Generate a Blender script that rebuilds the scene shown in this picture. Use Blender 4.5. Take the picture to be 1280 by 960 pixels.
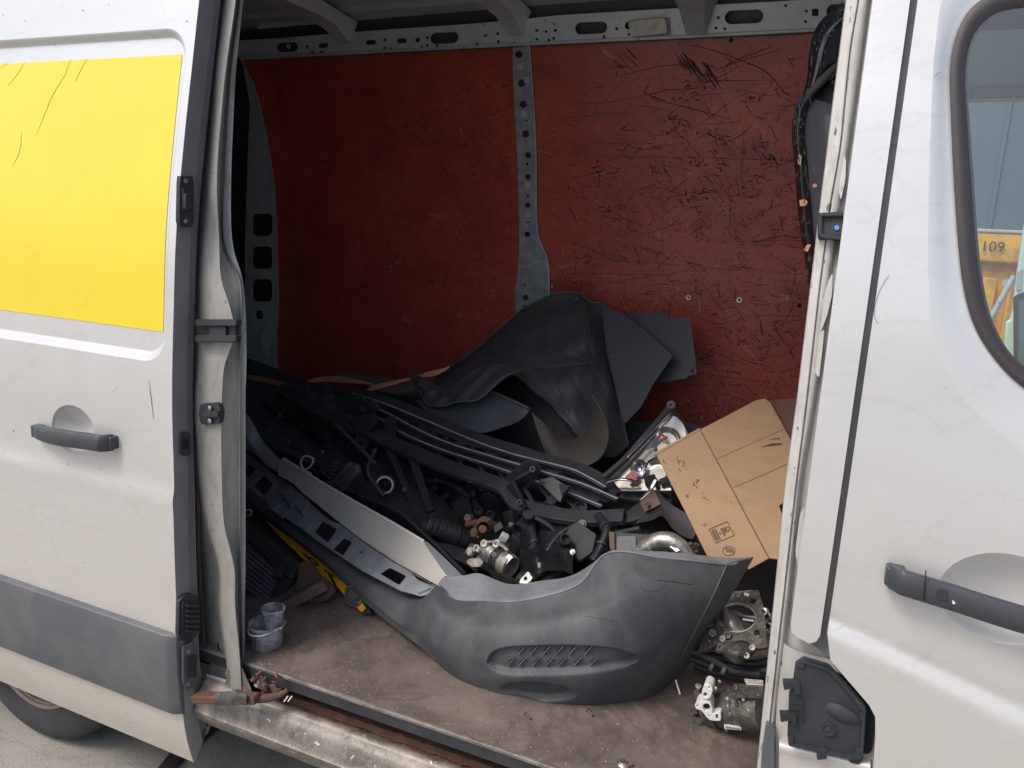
import bpy, bmesh, math, random
import numpy as np
from mathutils import Vector, Matrix
from mathutils.geometry import tessellate_polygon

for o in list(bpy.data.objects): bpy.data.objects.remove(o)
SC = bpy.context.scene
COL = SC.collection
rnd = random.Random(7)
# ------------------------------------------------------------------ camera
W0, H0, FPX = 1280.0, 960.0, 960.0
CAM = Vector((1.31973, -1.40402, 1.72116))
pit, yaw, rol = [math.radians(a) for a in (11.226, -23.172, 3.143)]
FWD = Vector((math.sin(yaw)*math.cos(pit), math.cos(yaw)*math.cos(pit), -math.sin(pit)))
_r = Vector((math.cos(yaw), -math.sin(yaw), 0)); _u = _r.cross(FWD)
RGT = math.cos(rol)*_r + math.sin(rol)*_u
UPV = -math.sin(rol)*_r + math.cos(rol)*_u
cd = bpy.data.cameras.new('camera'); cam = bpy.data.objects.new('camera', cd); COL.objects.link(cam)
cam.matrix_world = Matrix(((RGT.x, UPV.x, -FWD.x, CAM.x), (RGT.y, UPV.y, -FWD.y, CAM.y),
                           (RGT.z, UPV.z, -FWD.z, CAM.z), (0, 0, 0, 1)))
cd.sensor_width = 36; cd.lens = 36*FPX/W0; cd.clip_start = .05; cd.clip_end = 3000
SC.camera = cam
# ------------------------------------------------------------------ light
SUN_EL, SUN_AZ = 52, 0
sun_dir = Vector((-0.42, -0.62, 1.0)).normalized()      # towards the sun
wd = bpy.data.worlds.new("World"); SC.world = wd; wd.use_nodes = True
nt = wd.node_tree; nt.nodes.clear()
out = nt.nodes.new('ShaderNodeOutputWorld'); bg = nt.nodes.new('ShaderNodeBackground')
sky = nt.nodes.new('ShaderNodeTexSky'); sky.sky_type = 'NISHITA'; sky.sun_disc = False
sky.sun_elevation = math.asin(sun_dir.z)
sky.sun_rotation = math.atan2(sun_dir.x, sun_dir.y)
sky.air_density = 1.0; sky.dust_density = 4.0; sky.ozone_density = 1.0
nt.links.new(sky.outputs[0], bg.inputs[0]); nt.links.new(bg.outputs[0], out.inputs[0])
bg.inputs[1].default_value = 0.15
sl = bpy.data.lights.new('sun', 'SUN'); sl.energy = 1.15; sl.angle = math.radians(16); sl.color = (1, .95, .88)
so = bpy.data.objects.new('sun', sl); COL.objects.link(so)
so.rotation_euler = sun_dir.to_track_quat('Z', 'Y').to_euler(); so.location = (-3, -5, 8)
SC.view_settings.view_transform = 'Standard'; SC.view_settings.look = 'None'
SC.view_settings.exposure = 0.50; SC.view_settings.gamma = 1.0
SC.render.engine = 'CYCLES'
SC.cycles.max_bounces = 10; SC.cycles.diffuse_bounces = 6; SC.cycles.transparent_max_bounces = 12
SC.render.resolution_x = 1024; SC.render.resolution_y = 768

# ------------------------------------------------------------------ measuring helpers
def ray(x, y): return FWD + RGT*((x-640)/FPX) - UPV*((y-480)/FPX)
def PY(x, y, Y):
    d = ray(x, y); return CAM + d*((Y-CAM.y)/d.y)
def PZ(x, y, Z):
    d = ray(x, y); return CAM + d*((Z-CAM.z)/d.z)
def PX(x, y, X):
    d = ray(x, y); return CAM + d*((X-CAM.x)/d.x)
def spline(xs, ys):
    xs = np.array(xs, float); ys = np.array(ys, float); m = np.gradient(ys, xs)
    def f(x):
        x = min(max(x, xs[0]), xs[-1]); i = min(int(np.searchsorted(xs, x, side='right'))-1, len(xs)-2); i = max(i, 0)
        h = xs[i+1]-xs[i]; t = (x-xs[i])/h
        return float((2*t**3-3*t*t+1)*ys[i]+(t**3-2*t*t+t)*h*m[i]+(-2*t**3+3*t*t)*ys[i+1]+(t**3-t*t)*h*m[i+1])
    return f
prof = spline([.2, .33, .5, .77, 1.07, 1.3, 1.47, 1.66, 1.9, 2.07, 2.2, 2.6], [-.01, -.047, -.066, -.07, -.069, -.066, -.055, -.040, -.005, .025, .048, .13])
backp = spline([.5, 1.1, 1.4, 1.7, 2.0, 2.4, 2.7], [1.78, 1.78, 1.77, 1.735, 1.67, 1.56, 1.46])
def onsurf(f, off=0, Y0=0):
    def g(x, y):
        Y = Y0
        for i in range(14):
            p = PY(x, y, Y); Y = f(p.z)+off
        return p
    return g
def S(off=0): return onsurf(prof, off)
def B(off=0): return onsurf(backp, off, 1.7)
def plane3(a, b, c):
    A, Bq, Cq = PY(*a), PY(*b), PY(*c); n = (Bq-A).cross(Cq-A).normalized()
    def g(x, y):
        d = ray(x, y); t = (A-CAM).dot(n)/d.dot(n); return CAM+d*t
    return g
# ------------------------------------------------------------------ material helpers
def N(nt, t, **kw):
    n = nt.nodes.new(t)
    for k, v in kw.items(): setattr(n, k, v)
    return n
def mat(name, col, rough=.5, metal=0, coat=0, var=0, vscale=6, col2=None, c2amt=.5, c2scale=3, c2hard=.12, bump=0, bscale=60, spec=.5, dustz=None, dustcol=(.42, .37, .30), speck=None, stretch=(1,1,1), rvar=0, trans=0, alpha=1, grime=None):
    m = bpy.data.materials.new(name); m.use_nodes = True; nt = m.node_tree; b = nt.nodes['Principled BSDF']; L = nt.links.new
    tc = N(nt, 'ShaderNodeTexCoord'); mp = N(nt, 'ShaderNodeMapping'); mp.inputs['Scale'].default_value = stretch
    L(tc.outputs['Object'], mp.inputs['Vector'])
    def noise(s, d=6, r=.6, dist=0):
        n = N(nt, 'ShaderNodeTexNoise'); n.inputs['Scale'].default_value = s; n.inputs['Detail'].default_value = d
        n.inputs['Roughness'].default_value = r; n.inputs['Distortion'].default_value = dist; L(mp.outputs[0], n.inputs['Vector']); return n
    def ramp(inp, lo, hi, a=0, bb=1):
        r = N(nt, 'ShaderNodeMapRange'); r.inputs[1].default_value = lo; r.inputs[2].default_value = hi
        r.inputs[3].default_value = a; r.inputs[4].default_value = bb; L(inp, r.inputs[0]); return r.outputs[0]
    def mix(f, a, bb):
        x = N(nt, 'ShaderNodeMix', data_type='RGBA')
        if isinstance(f, float): x.inputs[0].default_value = f
        else: L(f, x.inputs[0])
        for s, v in ((x.inputs[6], a), (x.inputs[7], bb)):
            if isinstance(v, tuple): s.default_value = (*v, 1)
            else: L(v, s)
        return x.outputs[2]
    cur = tuple(col)
    if var:
        n = noise(vscale)
        cur = mix(ramp(n.outputs[0], .3, .7), tuple(c*(1-var) for c in col), tuple(min(1, c*(1+var)) for c in col))
    if col2:
        n = noise(c2scale, 10, .65, .4); th = 1-c2amt
        cur = mix(ramp(n.outputs[0], .28+.44*th-c2hard, .28+.44*th+c2hard), cur, tuple(col2))
    if dustz:
        sp = N(nt, 'ShaderNodeSeparateXYZ'); L(tc.outputs['Object'], sp.inputs[0])
        zz = ramp(sp.outputs[2], dustz[0], dustz[1], dustz[2], 0)
        n = noise(4, 10, .7, 1.0); nn = ramp(n.outputs[0], .25, .75, .45, 1)
        mu = N(nt, 'ShaderNodeMath', operation='MULTIPLY'); L(zz, mu.inputs[0]); L(nn, mu.inputs[1])
        cur = mix(mu.outputs[0], cur, tuple(dustcol))
    if speck:
        for (sc, amt, c) in (speck if isinstance(speck, list) else [speck]):
            n = noise(sc, 2, .5); cur = mix(ramp(n.outputs[0], 1-amt, 1-amt+.04), cur, tuple(c))
    if grime:
        for (sc, wd_, amt, c) in grime:
            n = noise(sc, 5, .55, 1.6); a1 = N(nt, 'ShaderNodeMath', operation='SUBTRACT'); L(n.outputs[0], a1.inputs[0]); a1.inputs[1].default_value = .5
            a2 = N(nt, 'ShaderNodeMath', operation='ABSOLUTE'); L(a1.outputs[0], a2.inputs[0]); cur = mix(ramp(a2.outputs[0], 0, wd_, amt, 0), cur, tuple(c))
    if isinstance(cur, tuple): b.inputs['Base Color'].default_value = (*cur, 1)
    else: L(cur, b.inputs['Base Color'])
    b.inputs['Roughness'].default_value = rough; b.inputs['Metallic'].default_value = metal
    if rvar:
        n = noise(9, 6); L(ramp(n.outputs[0], .3, .7, rough-rvar, rough+rvar), b.inputs['Roughness'])
    b.inputs['Coat Weight'].default_value = coat; b.inputs['Coat Roughness'].default_value = .30 if 'plywood' in name else .10
    b.inputs['Specular IOR Level'].default_value = spec; b.inputs['Alpha'].default_value = alpha
    b.inputs['Transmission Weight'].default_value = trans
    if bump:
        n = noise(bscale, 6); bp = N(nt, 'ShaderNodeBump'); bp.inputs['Strength'].default_value = bump; bp.inputs['Distance'].default_value = .003
        L(n.outputs[0], bp.inputs['Height']); L(bp.outputs[0], b.inputs['Normal'])
    return m
M = dict(
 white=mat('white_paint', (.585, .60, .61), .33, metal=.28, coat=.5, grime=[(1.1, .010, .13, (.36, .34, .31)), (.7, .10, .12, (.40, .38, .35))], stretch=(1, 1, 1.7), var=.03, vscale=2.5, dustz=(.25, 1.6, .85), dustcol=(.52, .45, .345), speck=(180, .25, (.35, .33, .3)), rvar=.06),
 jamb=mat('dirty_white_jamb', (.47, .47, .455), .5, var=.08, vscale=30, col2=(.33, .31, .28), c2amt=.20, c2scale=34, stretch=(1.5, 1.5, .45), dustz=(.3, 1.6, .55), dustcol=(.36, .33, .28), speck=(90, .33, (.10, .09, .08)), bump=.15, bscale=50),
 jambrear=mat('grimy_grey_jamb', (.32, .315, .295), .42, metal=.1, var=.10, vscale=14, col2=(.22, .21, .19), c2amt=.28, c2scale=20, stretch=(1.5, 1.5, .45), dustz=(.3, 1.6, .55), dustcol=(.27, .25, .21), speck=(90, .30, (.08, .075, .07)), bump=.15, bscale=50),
 handlem=mat('dark_grey_handle_plastic', (.045, .050, .060), .42, var=.12, vscale=9, bump=.1, bscale=400),
 jambshade=mat('shaded_jamb_grey', (.17, .17, .175), .45, var=.12, vscale=8, dustz=(.2, 1.0, .7), dustcol=(.36, .33, .28), bump=.06),  # door paint greyed to carry the shade on the shut face
 sill=mat('scuffed_sill_paint', (.27, .245, .21), .45, metal=.1, grime=[(4, .05, .6, (.07, .06, .05)), (30, .02, .3, (.46, .44, .40)), (45, .02, .4, (.08, .07, .06))], col2=(.10, .085, .072), c2amt=.48, c2scale=6, c2hard=.16, var=.2, vscale=30, speck=[(70, .30, (.56, .54, .5))], bump=.3, bscale=40, rvar=.12),
 trim=mat('grey_trim_plastic', (.085, .092, .105), .48, var=.10, vscale=5, col2=(.13, .13, .125), c2amt=.35, c2scale=6, bump=.1, bscale=500),
 black=mat('black_plastic', (.032, .036, .042), .5, spec=.3, var=.25, vscale=12, col2=(.045, .046, .048), c2amt=.35, c2scale=14, bump=.12, bscale=220),
 rubber=mat('black_rubber', (.028, .026, .03), .6, var=.2, vscale=9, bump=.1),
 sealm=mat('window_seal_rubber', (.036, .032, .036), .55, var=.06),
 bumper=mat('weathered_bumper_plastic', (.053, .058, .067), .58, spec=.35, grime=[(3, .05, .3, (.095, .095, .094)), (26, .008, .16, (.12, .12, .12))], stretch=(1, 1, .6), var=.14, vscale=4, col2=(.10, .102, .105), c2amt=.42, c2scale=5, bump=.15, bscale=450, speck=[(150, .27, (.2, .2, .2))], rvar=.08),
 flange=mat('lit_bumper_plastic', (.21, .225, .25), .55, var=.16, vscale=10, col2=(.13, .14, .155), c2amt=.4, c2scale=9, bump=.12),  # bumper plastic made lighter where light catches ledge and flange
 liner=mat('dusty_liner_plastic', (.045, .051, .060), .5, var=.25, vscale=6, col2=(.070, .068, .066), c2amt=.38, c2scale=5, speck=[(60, .3, (.11, .10, .09))], bump=.3, bscale=45),
 linerbrown=mat('muddy_liner_edge', (.060, .056, .050), .6, var=.25, vscale=8, bump=.2),
 sheet=mat('grey_splash_sheet', (.058, .068, .080), .5, var=.12, vscale=5, speck=[(40, .27, (.16, .16, .16))], bump=.1),
 silver=mat('silver_bumper_paint', (.50, .53, .57), .35, metal=.5, coat=.4, var=.05),
 cream=mat('dusty_cream_panel', (.43, .41, .37), .5, var=.08, vscale=7, speck=[(60, .3, (.3, .28, .25))], bump=.05),
 yellow=mat('yellow_sticker', (.74, .59, .025), .38, coat=.25, var=.04, vscale=2, grime=[(1.6, .006, .15, (.45, .33, .03))], speck=(150, .24, (.6, .45, .05)), bump=.05, bscale=8),
 plate=mat('yellow_number_plate', (.85, .42, .02), .4, var=.08, vscale=20),
 red=mat('red_coated_plywood', (.46, .080, .048), .38, coat=.35, var=.2, vscale=2.5, col2=(.29, .042, .030), c2amt=.42, c2scale=5, c2hard=.16, grime=[(7, .006, .5, (.07, .02, .02)), (14, .005, .4, (.08, .02, .02))], speck=[(90, .33, (.06, .016, .016)), (45, .27, (.30, .17, .13))], bump=.25, bscale=70, rvar=.06),
 scratch=mat('dark_scratch', (.028, .014, .014), .7),
 scratchl=mat('pale_scratch', (.36, .27, .22), .7),
 steel=mat('painted_roof_steel', (.56, .59, .64), .4, metal=.15, var=.10, vscale=8, speck=[(70, .28, (.15, .15, .15))], bump=.08, bscale=30),
 ribm=mat('scuffed_rib_steel', (.30, .335, .36), .40, metal=.3, var=.2, vscale=30, col2=(.45, .46, .46), c2amt=.25, c2scale=26, bump=.15),
 postm=mat('dark_post_paint', (.46, .51, .55), .45, metal=.2, var=.2, vscale=10, speck=[(60, .3, (.04, .04, .04))]),
 inner=mat('dark_inner_panel', (.24, .26, .29), .6, var=.2, vscale=5),
 floor=mat('worn_brown_plywood', (.105, .084, .074), .58, var=.3, vscale=4, col2=(.20, .160, .137), c2amt=.38, c2scale=6, c2hard=.16, grime=[(7, .02, .22, (.26, .215, .185)), (25, .02, .25, (.25, .20, .175)), (2.2, .04, .45, (.05, .042, .038))], speck=[(60, .30, (.075, .058, .05)), (240, .27, (.42, .36, .3))], bump=.35, bscale=90),
 rust=mat('flaking_rust', (.115, .052, .032), .8, var=.35, vscale=30, col2=(.09, .05, .035), c2amt=.5, c2scale=25, bump=.8, bscale=90),
 rustdark=mat('dark_rust', (.085, .045, .035), .8, var=.3, vscale=25, col2=(.17, .12, .10), c2amt=.4, c2scale=30, bump=.6, bscale=90),
 rustbr=mat('rusty_brown_iron', (.12, .072, .056), .7, var=.25, vscale=20, bump=.4),
 chrome=mat('chrome', (.75, .76, .78), .16, metal=1),
 trimline=mat('satin_chrome_edge', (.42, .44, .47), .3, metal=.3),
 alu=mat('cast_aluminium', (.50, .48, .44), .38, metal=.75, var=.25, vscale=30, col2=(.16, .15, .14), c2amt=.3, c2scale=40, bump=.5, bscale=90),
 aludark=mat('oily_cast_metal', (.072, .068, .062), .42, metal=.35, var=.35, vscale=25, col2=(.17, .16, .145), c2amt=.3, c2scale=45, speck=[(120, .31, (.5, .48, .45))], bump=.8, bscale=80),
 port=mat('machined_port_face', (.78, .78, .76), .4, metal=.3, var=.06),
 hole=mat('dark_cavity', (.006, .006, .008), .9),
 card=mat('brown_cardboard', (.36, .235, .135), .75, grime=[(5, .012, .3, (.20, .13, .08)), (3, .07, .25, (.28, .18, .105))], var=.06, vscale=6, col2=(.36, .24, .145), c2amt=.25, c2scale=5, bump=.15, bscale=90, stretch=(1, 1, 2), speck=(35, .24, (.25, .15, .09))),
 cardin=mat('dark_cardboard', (.13, .065, .05), .8, var=.1),
 ink=mat('black_print', (.035, .025, .02), .7),
 strap=mat('faded_orange_strap', (.80, .36, .22), .65, var=.2, vscale=40, bump=.3, bscale=300),
 olive=mat('olive_hose', (.10, .095, .075), .6, var=.25, vscale=12),
 wire=mat('bare_wire', (.6, .58, .52), .4, metal=.5),
 cup=mat('grimy_clear_plastic', (.55, .56, .58), .18, var=.3, vscale=40, col2=(.16, .15, .17), c2amt=.42, c2scale=34, alpha=.40, spec=.8),
 screw=mat('screw_metal', (.45, .43, .4), .35, metal=.9),
 lamp=mat('yellowed_lamp_lens', (.52, .49, .42), .35, var=.25, vscale=25, coat=.3),
 blackpaint=mat('scraped_black_paint', (.014, .015, .018), .22, coat=.4, speck=[(38, .37, (.12, .12, .125)), (60, .31, (.45, .42, .4))], bump=.1, bscale=20, stretch=(1, 1, .5)),
 oilblack=mat('oily_black_plastic', (.019, .022, .027), .5, spec=.25, var=.3, vscale=15, bump=.2, bscale=60),
 chromerough=mat('dulled_reflector', (.62, .60, .57), .30, metal=.9, var=.15, vscale=14),
 bagfilm=mat('shiny_black_film', (.012, .013, .016), .28, spec=.5, bump=.6, bscale=30),
 smoke=mat('smoky_grey_panel', (.10, .10, .115), .25, coat=.3, var=.1, vscale=6, speck=[(60, .27, (.3, .3, .3))]),
 asphalt=mat('pale_asphalt', (.28, .262, .228), .85, grime=[(1.5, .02, .3, (.13, .125, .115)), (6, .012, .2, (.38, .36, .32))], var=.22, vscale=5, speck=[(170, .52, (.34, .325, .29)), (260, .38, (.11, .105, .10))], bump=.6, bscale=240),
 tyre=mat('dusty_tyre', (.036, .037, .040), .75, var=.25, vscale=14, bump=.4, bscale=80),
 rim=mat('rusty_steel_rim', (.23, .175, .15), .55, metal=.3, var=.3, vscale=15, bump=.3),
 skip=mat('yellow_skip_paint', (.80, .42, .03), .5, var=.12, vscale=3, col2=(.40, .16, .03), c2amt=.25, c2scale=4),
 mint=mat('pale_green_paint', (.56, .66, .60), .4, coat=.3, var=.03),
 farwall=mat('blue_grey_cladding', (.10, .135, .15), .7, var=.08, vscale=.8),
 liningcab=mat('grey_headliner', (.20, .225, .235), .8, var=.05),
 blue=mat('blue_dot', (.08, .25, .7), .5), redlens=mat('red_lens', (.45, .01, .015), .2, coat=.5), amber=mat('amber_bulb', (.8, .22, .06), .3, coat=.4),
)
def glassmat(name, tint, gloss=.12):
    m = bpy.data.materials.new(name); m.use_nodes = True; nt = m.node_tree; nt.nodes.clear(); L = nt.links.new
    o = N(nt, 'ShaderNodeOutputMaterial'); t = N(nt, 'ShaderNodeBsdfTransparent'); g = N(nt, 'ShaderNodeBsdfGlossy'); g.inputs['Roughness'].default_value = .02
    t.inputs[0].default_value = (*tint, 1); f = N(nt, 'ShaderNodeFresnel'); f.inputs[0].default_value = 1.5
    a = N(nt, 'ShaderNodeMath', operation='ADD'); a.inputs[1].default_value = gloss-.04; a.use_clamp = True
    x = N(nt, 'ShaderNodeMixShader'); L(f.outputs[0], a.inputs[0]); L(a.outputs[0], x.inputs[0]); L(t.outputs[0], x.inputs[1]); L(g.outputs[0], x.inputs[2]); L(x.outputs[0], o.inputs[0])
    return m
M['glass'] = glassmat('tinted_glass', (.66, .76, .76)); M['lens'] = glassmat('clear_lens', (.85, .85, .85), .2)

# ------------------------------------------------------------------ object helpers
def link(name, me, m, parent=None, smooth=True, ang=35):
    o = bpy.data.objects.new(name, me); COL.objects.link(o)
    if m is not None: me.materials.append(M[m] if isinstance(m, str) else m)
    if smooth:
        me.shade_smooth()
        try: me.set_sharp_from_angle(angle=math.radians(ang))
        except Exception: pass
        bb = bmesh.new(); bb.from_mesh(me)
        for e in bb.edges:
            if len(e.link_faces) == 1: e.smooth = False
        bb.to_mesh(me); bb.free()
    if parent is not None: o.parent = parent
    return o
def bobj(name, bm, m, parent=None, smooth=True, ang=35, face=False):
    if face:
        bm.normal_update()
        s = sum((f.normal.dot(CAM-f.calc_center_median())*f.calc_area() for f in bm.faces))
        if s < 0: bmesh.ops.reverse_faces(bm, faces=bm.faces[:])
    me = bpy.data.meshes.new(name); bm.to_mesh(me); bm.free(); return link(name, me, m, parent, smooth, ang)
def solid(o, t, bevel=0, off=-1):
    if t:
        s = o.modifiers.new('solid', 'SOLIDIFY'); s.thickness = t; s.offset = off
    if bevel:
        b = o.modifiers.new('bevel', 'BEVEL'); b.width = bevel; b.segments = 2; b.limit_method = 'ANGLE'; b.angle_limit = math.radians(40); b.harden_normals = False
    return o
def sheetpx(name, outer, mapf, m, parent=None, holes=(), t=.002, bevel=0, cut=0, cutx=0, ang=35):
    """flat outline in picture measurements laid on a real surface (mapf) and given thickness"""
    bm = bmesh.new(); es = []
    for lp in [outer]+list(holes):
        vs = [bm.verts.new((x, -y, 0)) for x, y in lp]
        for i in range(len(vs)): es.append(bm.edges.new((vs[i], vs[(i+1) % len(vs)])))
    bmesh.ops.triangle_fill(bm, edges=es, use_beauty=True, use_dissolve=False, normal=(0, 0, 1))
    xs = [p[0] for p in outer]; ys = [p[1] for p in outer]
    if cut:
        y = min(ys)+cut
        while y < max(ys)-1:
            bmesh.ops.bisect_plane(bm, geom=bm.verts[:]+bm.edges[:]+bm.faces[:], plane_co=(0, -y, 0), plane_no=(0, 1, 0)); y += cut
    if cutx:
        x = min(xs)+cutx
        while x < max(xs)-1:
            bmesh.ops.bisect_plane(bm, geom=bm.verts[:]+bm.edges[:]+bm.faces[:], plane_co=(x, 0, 0), plane_no=(1, 0, 0)); x += cutx
    for v in bm.verts: v.co = mapf(v.co.x, -v.co.y)
    o = bobj(name, bm, m, parent, True, ang, face=True)
    return solid(o, t, bevel)
def cr(p0, p1, p2, p3, t):
    return .5*((2*p1)+(-p0+p2)*t+(2*p0-5*p1+4*p2-p3)*t*t+(-p0+3*p1-3*p2+p3)*t**3)
def crs(pts, n, closed=False):
    pts = [np.array(p, float) for p in pts]; k = len(pts); res = []
    segs = k if closed else k-1
    for i in range(segs):
        if closed: a, b, c, d = pts[(i-1) % k], pts[i], pts[(i+1) % k], pts[(i+2) % k]
        else:
            b, c = pts[i], pts[i+1]; a = pts[i-1] if i else 2*b-c; d = pts[i+2] if i+2 < k else 2*c-b
        for j in range(n): res.append(cr(a, b, c, d, j/n))
    if not closed: res.append(pts[-1])
    return res
def gridpx(name, cols, m, parent=None, nu=6, nv=5, t=.004, disp=None, holes=(), smoothu=True, closed=False, conv=None, ang=50, bevel=0):
    """cols: list of columns, each a list of (px,py,Y); smooth surface through them"""
    cc = [crs(c, nv) if smoothu != 'lin' else c for c in cols]
    R = len(cc[0]); rows = [crs([c[r] for c in cc], nu) for r in range(R)]
    Cn = len(rows[0]); bm = bmesh.new(); V = []
    for r in range(R):
        V.append([])
        for c in range(Cn):
            x, y, Y = rows[r][c]
            p = (conv or PY)(x, y, Y)
            if disp:
                p = p + disp(x, y)
            V[-1].append(bm.verts.new(p))
    for r in range(R-1):
        for c in range(Cn-1):
            x = (rows[r][c][0]+rows[r+1][c+1][0])/2; y = (rows[r][c][1]+rows[r+1][c+1][1])/2
            if any(inside(x, y, h) for h in holes): continue
            bm.faces.new((V[r][c], V[r+1][c], V[r+1][c+1], V[r][c+1]))
    o = bobj(name, bm, m, parent, True, ang, face=True)
    return solid(o, t, bevel)
def inside(x, y, poly):
    r = False; n = len(poly)
    for i in range(n):
        (x1, y1), (x2, y2) = poly[i], poly[(i+1) % n]
        if (y1 > y) != (y2 > y) and x < (x2-x1)*(y-y1)/(y2-y1)+x1: r = not r
    return r
def ball_frame(d):
    d = d.normalized(); a = Vector((0, 0, 1)) if abs(d.z) < .9 else Vector((1, 0, 0))
    u = d.cross(a).normalized(); return u, d.cross(u).normalized()
def add_tube(bm, pts, r, n=10, cap=True, closed=False):
    pts = [Vector(p) for p in pts]; k = len(pts); rings = []
    rr = r if isinstance(r, (list, tuple)) else [r]*k
    u = None
    for i in range(k):
        d = (pts[(i+1) % k]-pts[i-1]) if closed or 0 < i < k-1 else (pts[1]-pts[0] if i == 0 else pts[-1]-pts[-2])
        d.normalize()
        if u is None: u, _ = ball_frame(d)
        u = (u-d*u.dot(d)).normalized(); w = d.cross(u)
        rings.append([bm.verts.new(pts[i]+(u*math.cos(2*math.pi*j/n)+w*math.sin(2*math.pi*j/n))*rr[i]) for j in range(n)])
    for i in range(k if closed else k-1):
        a, b = rings[i], rings[(i+1) % k]
        for j in range(n): bm.faces.new((a[j], a[(j+1) % n], b[(j+1) % n], b[j]))
    if cap and not closed: bm.faces.new(rings[0][::-1]); bm.faces.new(rings[-1])
def tube(name, pts, r, m, parent=None, n=10, sm=4, closed=False):
    bm = bmesh.new()
    if sm > 1:
        if isinstance(r, (list, tuple)):
            q = crs([(*p, rr) for p, rr in zip([tuple(a) for a in pts], r)], sm, closed); pts = [Vector(a[:3]) for a in q]; r = [float(a[3]) for a in q]
        else: pts = [Vector(a) for a in crs([tuple(p) for p in pts], sm, closed)]
    add_tube(bm, pts, r, n, True, closed); bmesh.ops.recalc_face_normals(bm, faces=bm.faces[:])
    return bobj(name, bm, m, parent)
def add_lathe(bm, a, b, prof_, n=28):
    """prof_: (distance along a->b in m, radius)"""
    a = Vector(a); d = (Vector(b)-a).normalized(); u, w = ball_frame(d); rings = []
    for (t, r) in prof_:
        rings.append([bm.verts.new(a+d*t+(u*math.cos(2*math.pi*j/n)+w*math.sin(2*math.pi*j/n))*max(r, .0002)) for j in range(n)])
    for i in range(len(rings)-1):
        for j in range(n): bm.faces.new((rings[i][j], rings[i][(j+1) % n], rings[i+1][(j+1) % n], rings[i+1][j]))
    return rings
def lathe(name, a, b, prof_, m, parent=None, n=28, ang=35):
    bm = bmesh.new(); add_lathe(bm, a, b, prof_, n); bmesh.ops.recalc_face_normals(bm, faces=bm.faces[:])
    return bobj(name, bm, m, parent, True, ang)
def add_box(bm, c, s, R=None):
    R = R or Matrix.Identity(3); vs = []
    for dx in (-.5, .5):
        for dy in (-.5, .5):
            for dz in (-.5, .5): vs.append(bm.verts.new(Vector(c)+R @ Vector((dx*s[0], dy*s[1], dz*s[2]))))
    for f in ((0, 1, 3, 2), (4, 6, 7, 5), (0, 4, 5, 1), (2, 3, 7, 6), (0, 2, 6, 4), (1, 5, 7, 3)): bm.faces.new([vs[i] for i in f])
def rot(x=0, y=0, z=0): return (Matrix.Rotation(math.radians(z), 3, 'Z') @ Matrix.Rotation(math.radians(y), 3, 'Y') @ Matrix.Rotation(math.radians(x), 3, 'X'))
def box(name, c, s, m, parent=None, R=None, bevel=.003):
    bm = bmesh.new(); add_box(bm, c, s, R); bmesh.ops.recalc_face_normals(bm, faces=bm.faces[:])
    o = bobj(name, bm, m, parent); 
    if bevel: solid(o, 0, bevel)
    return o
def bar(bm, p, q, w, h, up=(0, 0, 1)):
    p, q = Vector(p), Vector(q); d = (q-p); L_ = d.length; d.normalize(); u = Vector(up); s = d.cross(u).normalized(); u = s.cross(d)
    R = Matrix((d, s, u)).transposed(); add_box(bm, (p+q)/2, (L_, w, h), R)
def ribbon(name, pts, halfw, m, parent=None, t=.0015, n=5, wdir=None):
    """strap: list of (px,py,Y,halfwidth_scale)"""
    q = crs([(*PY(p[0], p[1], p[2]), p[3]) for p in pts], n); bm = bmesh.new(); prev = None
    for i, a in enumerate(q):
        c = Vector(a[:3]); h = halfw*float(a[3]); w = (wdir or Vector((0, -.3, 1))).normalized()*h
        cur = (bm.verts.new(c+w), bm.verts.new(c-w))
        if prev: bm.faces.new((prev[0], prev[1], cur[1], cur[0]))
        prev = cur
    return solid(bobj(name, bm, m, parent, face=True), t)
def circ(x, y, r, n=12, ry=None, a0=0):
    return [(x+r*math.cos(a0+2*math.pi*i/n), y+(ry or r)*math.sin(a0+2*math.pi*i/n)) for i in range(n)]
def rrect(x0, y0, x1, y1, r, n=4):
    out = []
    for cx, cy, a in ((x1-r, y0+r, -90), (x1-r, y1-r, 0), (x0+r, y1-r, 90), (x0+r, y0+r, 180)):
        for i in range(n+1):
            t = math.radians(a+90*i/n); out.append((cx+r*math.cos(t), cy+r*math.sin(t)))
    return out
def roundpoly(pts, r, n=4):
    out = []; k = len(pts)
    for i in range(k):
        p = Vector((*pts[i], 0)); a = (Vector((*pts[i-1], 0))-p); b = (Vector((*pts[(i+1) % k], 0))-p)
        la = min(r, a.length/2); lb = min(r, b.length/2); A = p+a.normalized()*la; Bq = p+b.normalized()*lb
        for j in range(n+1):
            t = j/n; q = A*(1-t)**2+p*2*t*(1-t)+Bq*t*t; out.append((q.x, q.y))
    return out
def thing(name, label, cat, group=None):
    o = bpy.data.objects.new(name, None); COL.objects.link(o); o.empty_display_size = .1; tag(o, label, cat, group); return o
def tag(o, label, cat, group=None):
    o['label'] = label; o['category'] = cat
    if group: o['group'] = group
    return o
def structure(o): o['kind'] = 'structure'; return o
def tree(o):
    r = [o]
    for c in o.children: r += tree(c)
    return r

# ------------------------------------------------------------------ ground
bm = bmesh.new(); R_ = 400
for x, y in ((-R_, -R_), (R_, -R_), (R_, R_), (-R_, R_)): bm.verts.new((x, y, 0))
bm.faces.new(bm.verts[:]); structure(bobj('ground', bm, 'asphalt', smooth=False))

# ================================================================== THE VAN
van = thing('van', 'large white panel van with its side door slid open on a heap of car parts', 'van')
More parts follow.
